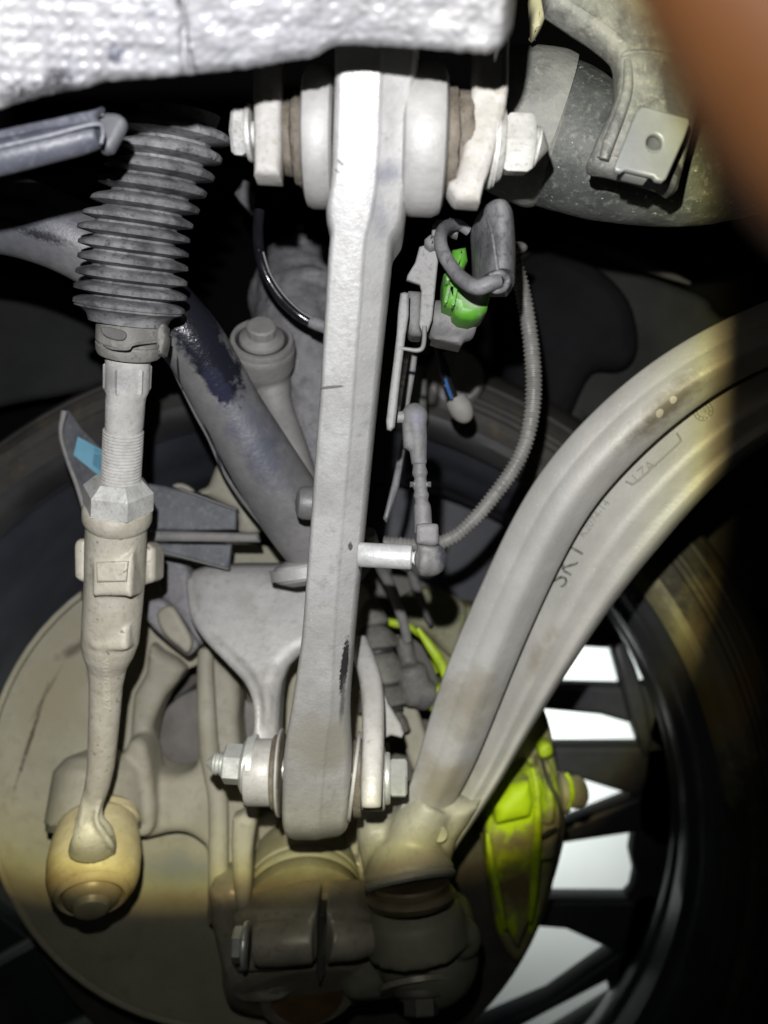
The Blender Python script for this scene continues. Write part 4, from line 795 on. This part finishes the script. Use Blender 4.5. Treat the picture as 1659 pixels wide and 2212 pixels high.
mk('connector_cover', loft(rg), MBOOT, hsn, 60)
mk('cover_rib', sweep([(1052, 470, 3.28, 3), (1062, 500, 3.345, 4), (1070, 550, 3.35, 4), (1076, 600, 3.35, 4)], 6, n=10), MBOOT, hsn)
mk('cover_mouth', sweep([(1058, 596, 3.35, 6), (1080, 590, 3.36, 7), (1096, 603, 3.33, 7), (1090, 622, 3.33, 7), (1072, 628, 3.34, 7), (1058, 621, 3.34, 6)], 6, n=12), MBOOT, hsn)
mk('cable', sweep([(1012, 500, 3.0, 10), (990, 486, 3.02, 12), (964, 490, 3.08, 14), (952, 510, 3.14, 14), (955, 540, 3.19, 15), (974, 574, 3.23, 15), (1000, 604, 3.30, 16), (1030, 620, 3.36, 17), (1056, 613, 3.38, 17), (1078, 606, 3.37, 14)], 8, n=20), MBOOT, hsn)
mk('cable_clip', join(slab([(918, 512), (930, 502), (944, 506), (944, 530), (930, 534), (918, 524)], 3.06, .01, .003), slab([(960, 478), (974, 464), (980, 478), (994, 490), (990, 506), (974, 500)], 3.0, .01, .003)), MBRKT, hsn)
# drop rod of the sensor
sr = thing('sensor_rod', 'jointed grey plastic rod with ball sockets linking the sensor to the arm', 'link rod', W(930, 1200, 2.9))
QR = 2.90
upper = join(ball(W(896, 900, QR), px(29, QR), 1, .8, 1.05), slab([(868, 886), (882, 872), (890, 874), (890, 930), (908, 960), (884, 972), (872, 966), (870, 930)], 2.93, .014, .003), sweep([(898, 915, QR, 24), (902, 950, QR, 21), (904, 985, QR, 18), (906, 1004, QR, 17)], 5, n=20))
mk('ball_socket', upper, MSENS, sr, cast=(.0009, 2))
mk('rod_shaft', join(sweep([(906, 1000, QR, 15), (906, 1008, QR, 14), (907, 1022, QR, 17), (908, 1034, QR, 13), (908, 1048, QR, 17), (909, 1060, QR, 14), (910, 1070, QR, 17), (911, 1082, QR, 14), (912, 1092, QR, 18), (913, 1106, QR, 19), (914, 1126, QR, 19), (915, 1150, QR, 20)], 3, n=16), slab([(886, 1040), (932, 1040), (932, 1052), (886, 1052)], QR+.02, .008, .002)), MSENS, sr, 40)
lower = join(slab([(900, 1133), (918, 1130), (948, 1132), (950, 1176), (938, 1180), (900, 1176)], 2.98, .02, .002), ball(W(930, 1208, QR), px(36, QR), 1, .9, 1.05), cyl(W(904, 1208, QR), W(932, 1209, QR), px(37, QR), .002, 30), slab([(902, 1172), (948, 1172), (958, 1200), (904, 1200)], 2.95, .015, .003))
mk('ball_socket', lower, MSENS, sr, cast=(.0009, 2))
mk('ball_pin', cyl(W(844, 901, QR), W(878, 901, QR), px(13, QR), .001, 20), MBRKT, sr)
mk('ball_pin', lathe(W(886, 1204, 2.87), W(908, 1206, 2.87), [(0, px(17, 2.87)), (.3, px(12, 2.87)), (.5, px(16, 2.87)), (.8, px(11, 2.87)), (1, px(11, 2.87))], 20), MZDUST, sr)
mk('spacer', cyl(W(775, 1198, 2.84), W(891, 1204, 2.87), px(27, 2.86), .001, 40), mat('silver_spacer', (.46, .465, .465), (.56, .56, .555), .36, .3, 120, .15, 500, c3=(.38, .375, .35)), sr)

# ------------------------------------------------------------------ ribbed conduit
co = thing('ribbed_cable', 'grey corrugated cable conduit curving down right of the sensor', 'cable conduit', W(1140, 850, 2.2))
cpath = [(1095, 548, 2.25, 17), (1112, 572, 2.25, 17), (1127, 620, 2.24, 17.5), (1140, 690, 2.23, 18), (1149, 760, 2.22, 18.5), (1153, 830, 2.21, 19), (1148, 900, 2.20, 18.5), (1132, 965, 2.19, 18), (1104, 1020, 2.18, 18), (1066, 1072, 2.17, 17.5), (1022, 1124, 2.16, 17), (975, 1162, 2.15, 17), (920, 1178, 2.14, 16.5), (830, 1172, 2.12, 16)]
D = cat(cpath, 60)
P3c = [W(a, b, c) for a, b, c, r in D]
acc = 0; R3 = []
for i, p in enumerate(P3c):
    if i: acc += (p-P3c[i-1]).length
    ph = (acc/px(9.4, 2.2)) % 1.0
    R3.append(px(D[i][3], 2.2)*(1.0 if .18 < ph < .62 else (.90 if .12 < ph < .68 else .84)))
mk('conduit', sweep3(P3c, R3, n=14), MCOND, co, 60)
mk('fitting', join(ball(W(1118, 535, 2.2), px(18, 2.2), 1.2, .8, .7), cyl(W(1098, 545, 2.24), W(1114, 580, 2.25), px(17, 2.2), .002)), MDARK, co)

# thin sensor cable with blue print and the round bracket behind it
sc = thing('sensor_cable', 'thin black cable with blue print ending in a pale sleeve', 'cable', W(975, 840, 1.9))
mk('cable_wire', sweep([(926, 700, 2.0, 3), (940, 745, 1.98, 4), (955, 785, 1.97, 11), (966, 825, 1.97, 12), (980, 866, 1.97, 12)], 6, n=14), MHOSE, sc)
mk('cable_print', sweep([(962, 818, 2.035, 3), (968, 840, 2.035, 4), (976, 862, 2.035, 3)], 6, n=8), mat('blue_print', (.02, .10, .30), (.05, .17, .42), .4, 0, 900, 0), sc)
mk('cable_sleeve', join(sweep([(984, 862, 1.96, 24), (994, 880, 1.96, 26), (1002, 896, 1.95, 22), (1004, 904, 1.94, 14)], 4, n=20)), mat('pale_sleeve', (.27, .26, .24), (.36, .345, .32), .55, 0, 60, .25), sc)
mk('sleeve_clip', slab([(956, 800), (966, 798), (996, 868), (986, 874), (970, 850)], 1.95, .006, .002), MBRKT, sc)
rb = thing('round_bracket', 'grey half-round bracket in the dark behind the sensor rod', 'bracket', W(985, 830, 1.6))
mk('bracket_cup', join(lathe(W(984, 812, 1.58)+Vector((0, .0, 0)), W(984, 812, 1.58)+Vector((0, .06, -.004)), [(0, px(58, 1.6)), (.1, px(66, 1.6)), (1, px(66, 1.6))], 40)), MLINK, rb)
mk('bracket_post', cyl(W(905, 790, 1.75), W(902, 905, 1.75), px(19, 1.75), .003, 20), MBRKT, rb)
rs = mk('back_strip', slab([(866, 950), (880, 946), (862, 1050), (835, 1130), (828, 1120), (848, 1040)], 2.2, .006, .002), MLUMP)
solo(rs, 'narrow grey metal strip in the dark just right of the long arm', 'strip')

# ------------------------------------------------------------------ curved forged arm
ca = thing('curved_arm', 'curved double-ribbed grey forged arm sweeping from the right edge to the bottom', 'suspension arm', W(900, 1800, 2.0))
stn = [  # left edge, groove, right edge, q
    ((1760, 610), (1770, 755), (1800, 900), 2.62), ((1659, 648), (1668, 783), (1722, 918), 2.58), ((1556, 690), (1584, 826), (1652, 956), 2.54), ((1459, 746), (1514, 872), (1590, 1006), 2.50),
    ((1373, 803), (1448, 922), (1530, 1060), 2.46), ((1293, 876), (1383, 980), (1478, 1118), 2.42), ((1223, 946), (1325, 1043), (1420, 1187), 2.38), ((1156, 1030), (1269, 1106), (1372, 1243), 2.34),
    ((1106, 1116), (1226, 1188), (1328, 1300), 2.29), ((1046, 1246), (1173, 1292), (1268, 1385), 2.23), ((986, 1383), (1127, 1403), (1214, 1470), 2.17), ((953, 1466), (1090, 1490), (1174, 1535), 2.13),
    ((920, 1573), (1052, 1590), (1127, 1608), 2.08), ((899, 1655), (1020, 1665), (1096, 1670), 2.05), ((878, 1720), (992, 1716), (1058, 1728), 2.02), ((840, 1790), (960, 1770), (1014, 1790), 1.985), ((815, 1850), (935, 1835), (975, 1850), 1.93)]
flat = cat([(a[0], a[1], b[0], b[1], c[0], c[1], q) for a, b, c, q in stn], 8)
for _ in range(2):                      # one smooth sweep
    flat = [tuple(sum(flat[min(max(i+k, 0), len(flat)-1)][c] for k in range(-7, 8))/15 if 7 < i < len(flat)-8 else flat[i][c] for c in range(7)) for i in range(len(flat))]
ringsL = []; ringsR = []
for n_, (ax, ay, bx, by, cx, cy, q) in enumerate(flat):
    t = n_/(len(flat)-1)
    def PL(s, off): return W(ax+(bx-ax)*s, ay+(by-ay)*s, 1/(1/q+off))
    k = 1 if t < .8 else 1-.55*(t-.8)/.2
    ringsL.append([PL(0, .034), PL(0, .012*k), PL(.03, .0085*k), PL(.30, .0042*k), PL(.34, .0038*k), PL(.36, .0026*k), PL(.55, .0004), PL(.62, 0), PL(.68, .0004), PL(.76, .0028*k), PL(.9, .0075*k), PL(.97, .0105*k), PL(1.0, .013*k), PL(1.0, .044)])
    def PR(s, off): return W(bx+(cx-bx)*s, by+(cy-by)*s, 1/(1/q+off))
    kk = k
    ringsR.append([PR(-.14, .060), PR(-.12, .036*kk), PR(.03, .031*kk), PR(.12, .0285*kk), PR(.30, .0235*kk), PR(.38, .0212*kk), PR(.46, .0200*kk), PR(.54, .0205*kk), PR(.68, .0228*kk), PR(.76, .0230*kk), PR(.82, .0220*kk), PR(.87, .0221*kk), PR(.94, .026*kk), PR(1.0, .034*kk), PR(1.0, .060)])
CL = mk('arm_rib', loft(ringsL), MCURV, ca, 60)
CR = mk('arm_web', loft(ringsR), MCURV, ca, 60)
base = join(slab([(872, 1745), (960, 1735), (1046, 1742), (1020, 1785), (990, 1829), (976, 1889), (960, 1900), (800, 1955), (790, 1940), (783, 1900), (768, 1822), (772, 1800), (790, 1783), (832, 1778), (856, 1762)], lambda u, v: 1.995-.0002*(v-1750), .06, .012),
            lathe(W(874, 1820, 1.94), W(886, 1900, 1.985), [(0, px(70, 1.95)), (.5, px(88, 1.97)), (.85, px(99, 1.98)), (1, px(97, 1.98))], 48),
            sweep([(935, 1730, 1.96, 50), (900, 1790, 1.96, 60), (880, 1850, 1.96, 60)], 5))
BA = mk('arm_foot', base, MCURVB, ca, cast=(.0018, 4))
fp_ = lay(950, 1803, bvh_of(BA, CL, CR), 0)
mk('foot_mark', lathe(fp_+Vector((0, .003, 0)), fp_-Vector((0, .0009, -.0002)), [(0, px(18, 2.0)), (.8, px(17.5, 2.0)), (1, px(15, 2.0)), (.92, px(12, 2.0)), (.9, px(2, 2.0))], 28), MCURVB, ca)
mk('joint_ring', lathe(W(884, 1894, 1.982), W(887, 1912, 1.992), [(0, px(97, 1.98)), (.3, px(101, 1.98)), (.7, px(100, 1.98)), (1, px(93, 1.98))], 48), MCURVB, ca)
mk('joint_boot', lathe(W(886, 1904, 1.982), W(890, 1952, 1.99), [(0, px(82, 1.98)), (.15, px(84, 1.98)), (.2, px(79, 1.98)), (.34, px(79, 1.98)), (.42, px(92, 1.98)), (.62, px(97, 1.98)), (.85, px(92, 1.98)), (1, px(80, 1.98))], 44), mat('joint_boot_brown', (.075, .056, .032), (.12, .095, .055), .5, 0, 60, .2), ca, 50)
ctree = bvh_of(CR)
text('SKT', 1226, 1218, 61, 62, .00025, MMARK, ca, ctree, bold=.03)
MSTMP = mat('stamped_letter_shade', (.26, .255, .235), (.31, .305, .28), .4, .2, 60, .1)  # darker than the arm: relief shading put into the colour
text('K2074-14', 1284, 1120, 53, 24, .0009, MSTMP, ca, ctree, bold=.012)
text('LZA', 1391, 1018, 42, 31, .0009, MSTMP, ca, ctree)
mk('date_stamp', join(*[sweep3([lay(1519+rr*math.cos(a), 888+rr*math.sin(a), ctree, .0002) for a in [2*math.pi*k/28 for k in range(29)]], [.0003]*29, CIRC(6)) for rr in (21, 13)]+[sweep3([lay(1519+14*math.cos(a), 888+14*math.sin(a), ctree, .0002), lay(1519+20*math.cos(a), 888+20*math.sin(a), ctree, .0002)], [.0003]*2, CIRC(5)) for a in [2*math.pi*k/12 for k in range(12)]]), MSTMP, ca)
text('18', 1519, 888, 22, 16, .0007, MSTMP, ca, ctree)
pk = [(1352, 1040), (1362, 1044), (1376, 1040), (1462, 962), (1470, 950), (1462, 936)]
mk('pad_edge', sweep3([lay(a, b, ctree, .0002) for a, b in cat(pk, 6)], [.0006]*(len(pk)*6-5), CIRC(8)), MSTMP, ca)

# ------------------------------------------------------------------ finger of the person holding the camera
pe = thing('person', 'blurred brown finger of the photographer covering the top right corner', 'person', (.06, .06, .05))
A = Vector((.0275, .060, .0560)); 
fp = [(1480, -520, 21.0, 238), (1540, -330, 21.2, 246), (1608, -110, 21.3, 240), (1696, 60, 21.5, 236), (1780, 210, 21.6, 232), (1860, 350, 21.8, 216), (1925, 460, 22, 180), (1960, 530, 22, 120), (1978, 566, 22, 40)]
mk('finger', sweep(fp, 8, sec=[(a, .92*b) for a, b in CIRC(36)]), MSKIN, pe, 180)
mk('fingernail', sweep([(1860, 330, 23.6, 60), (1890, 390, 23.9, 90), (1930, 470, 23.9, 90), (1955, 520, 23.6, 60)], 6, sec=[(a, .3*b) for a, b in CIRC(20)]), MNAIL, pe, 180)
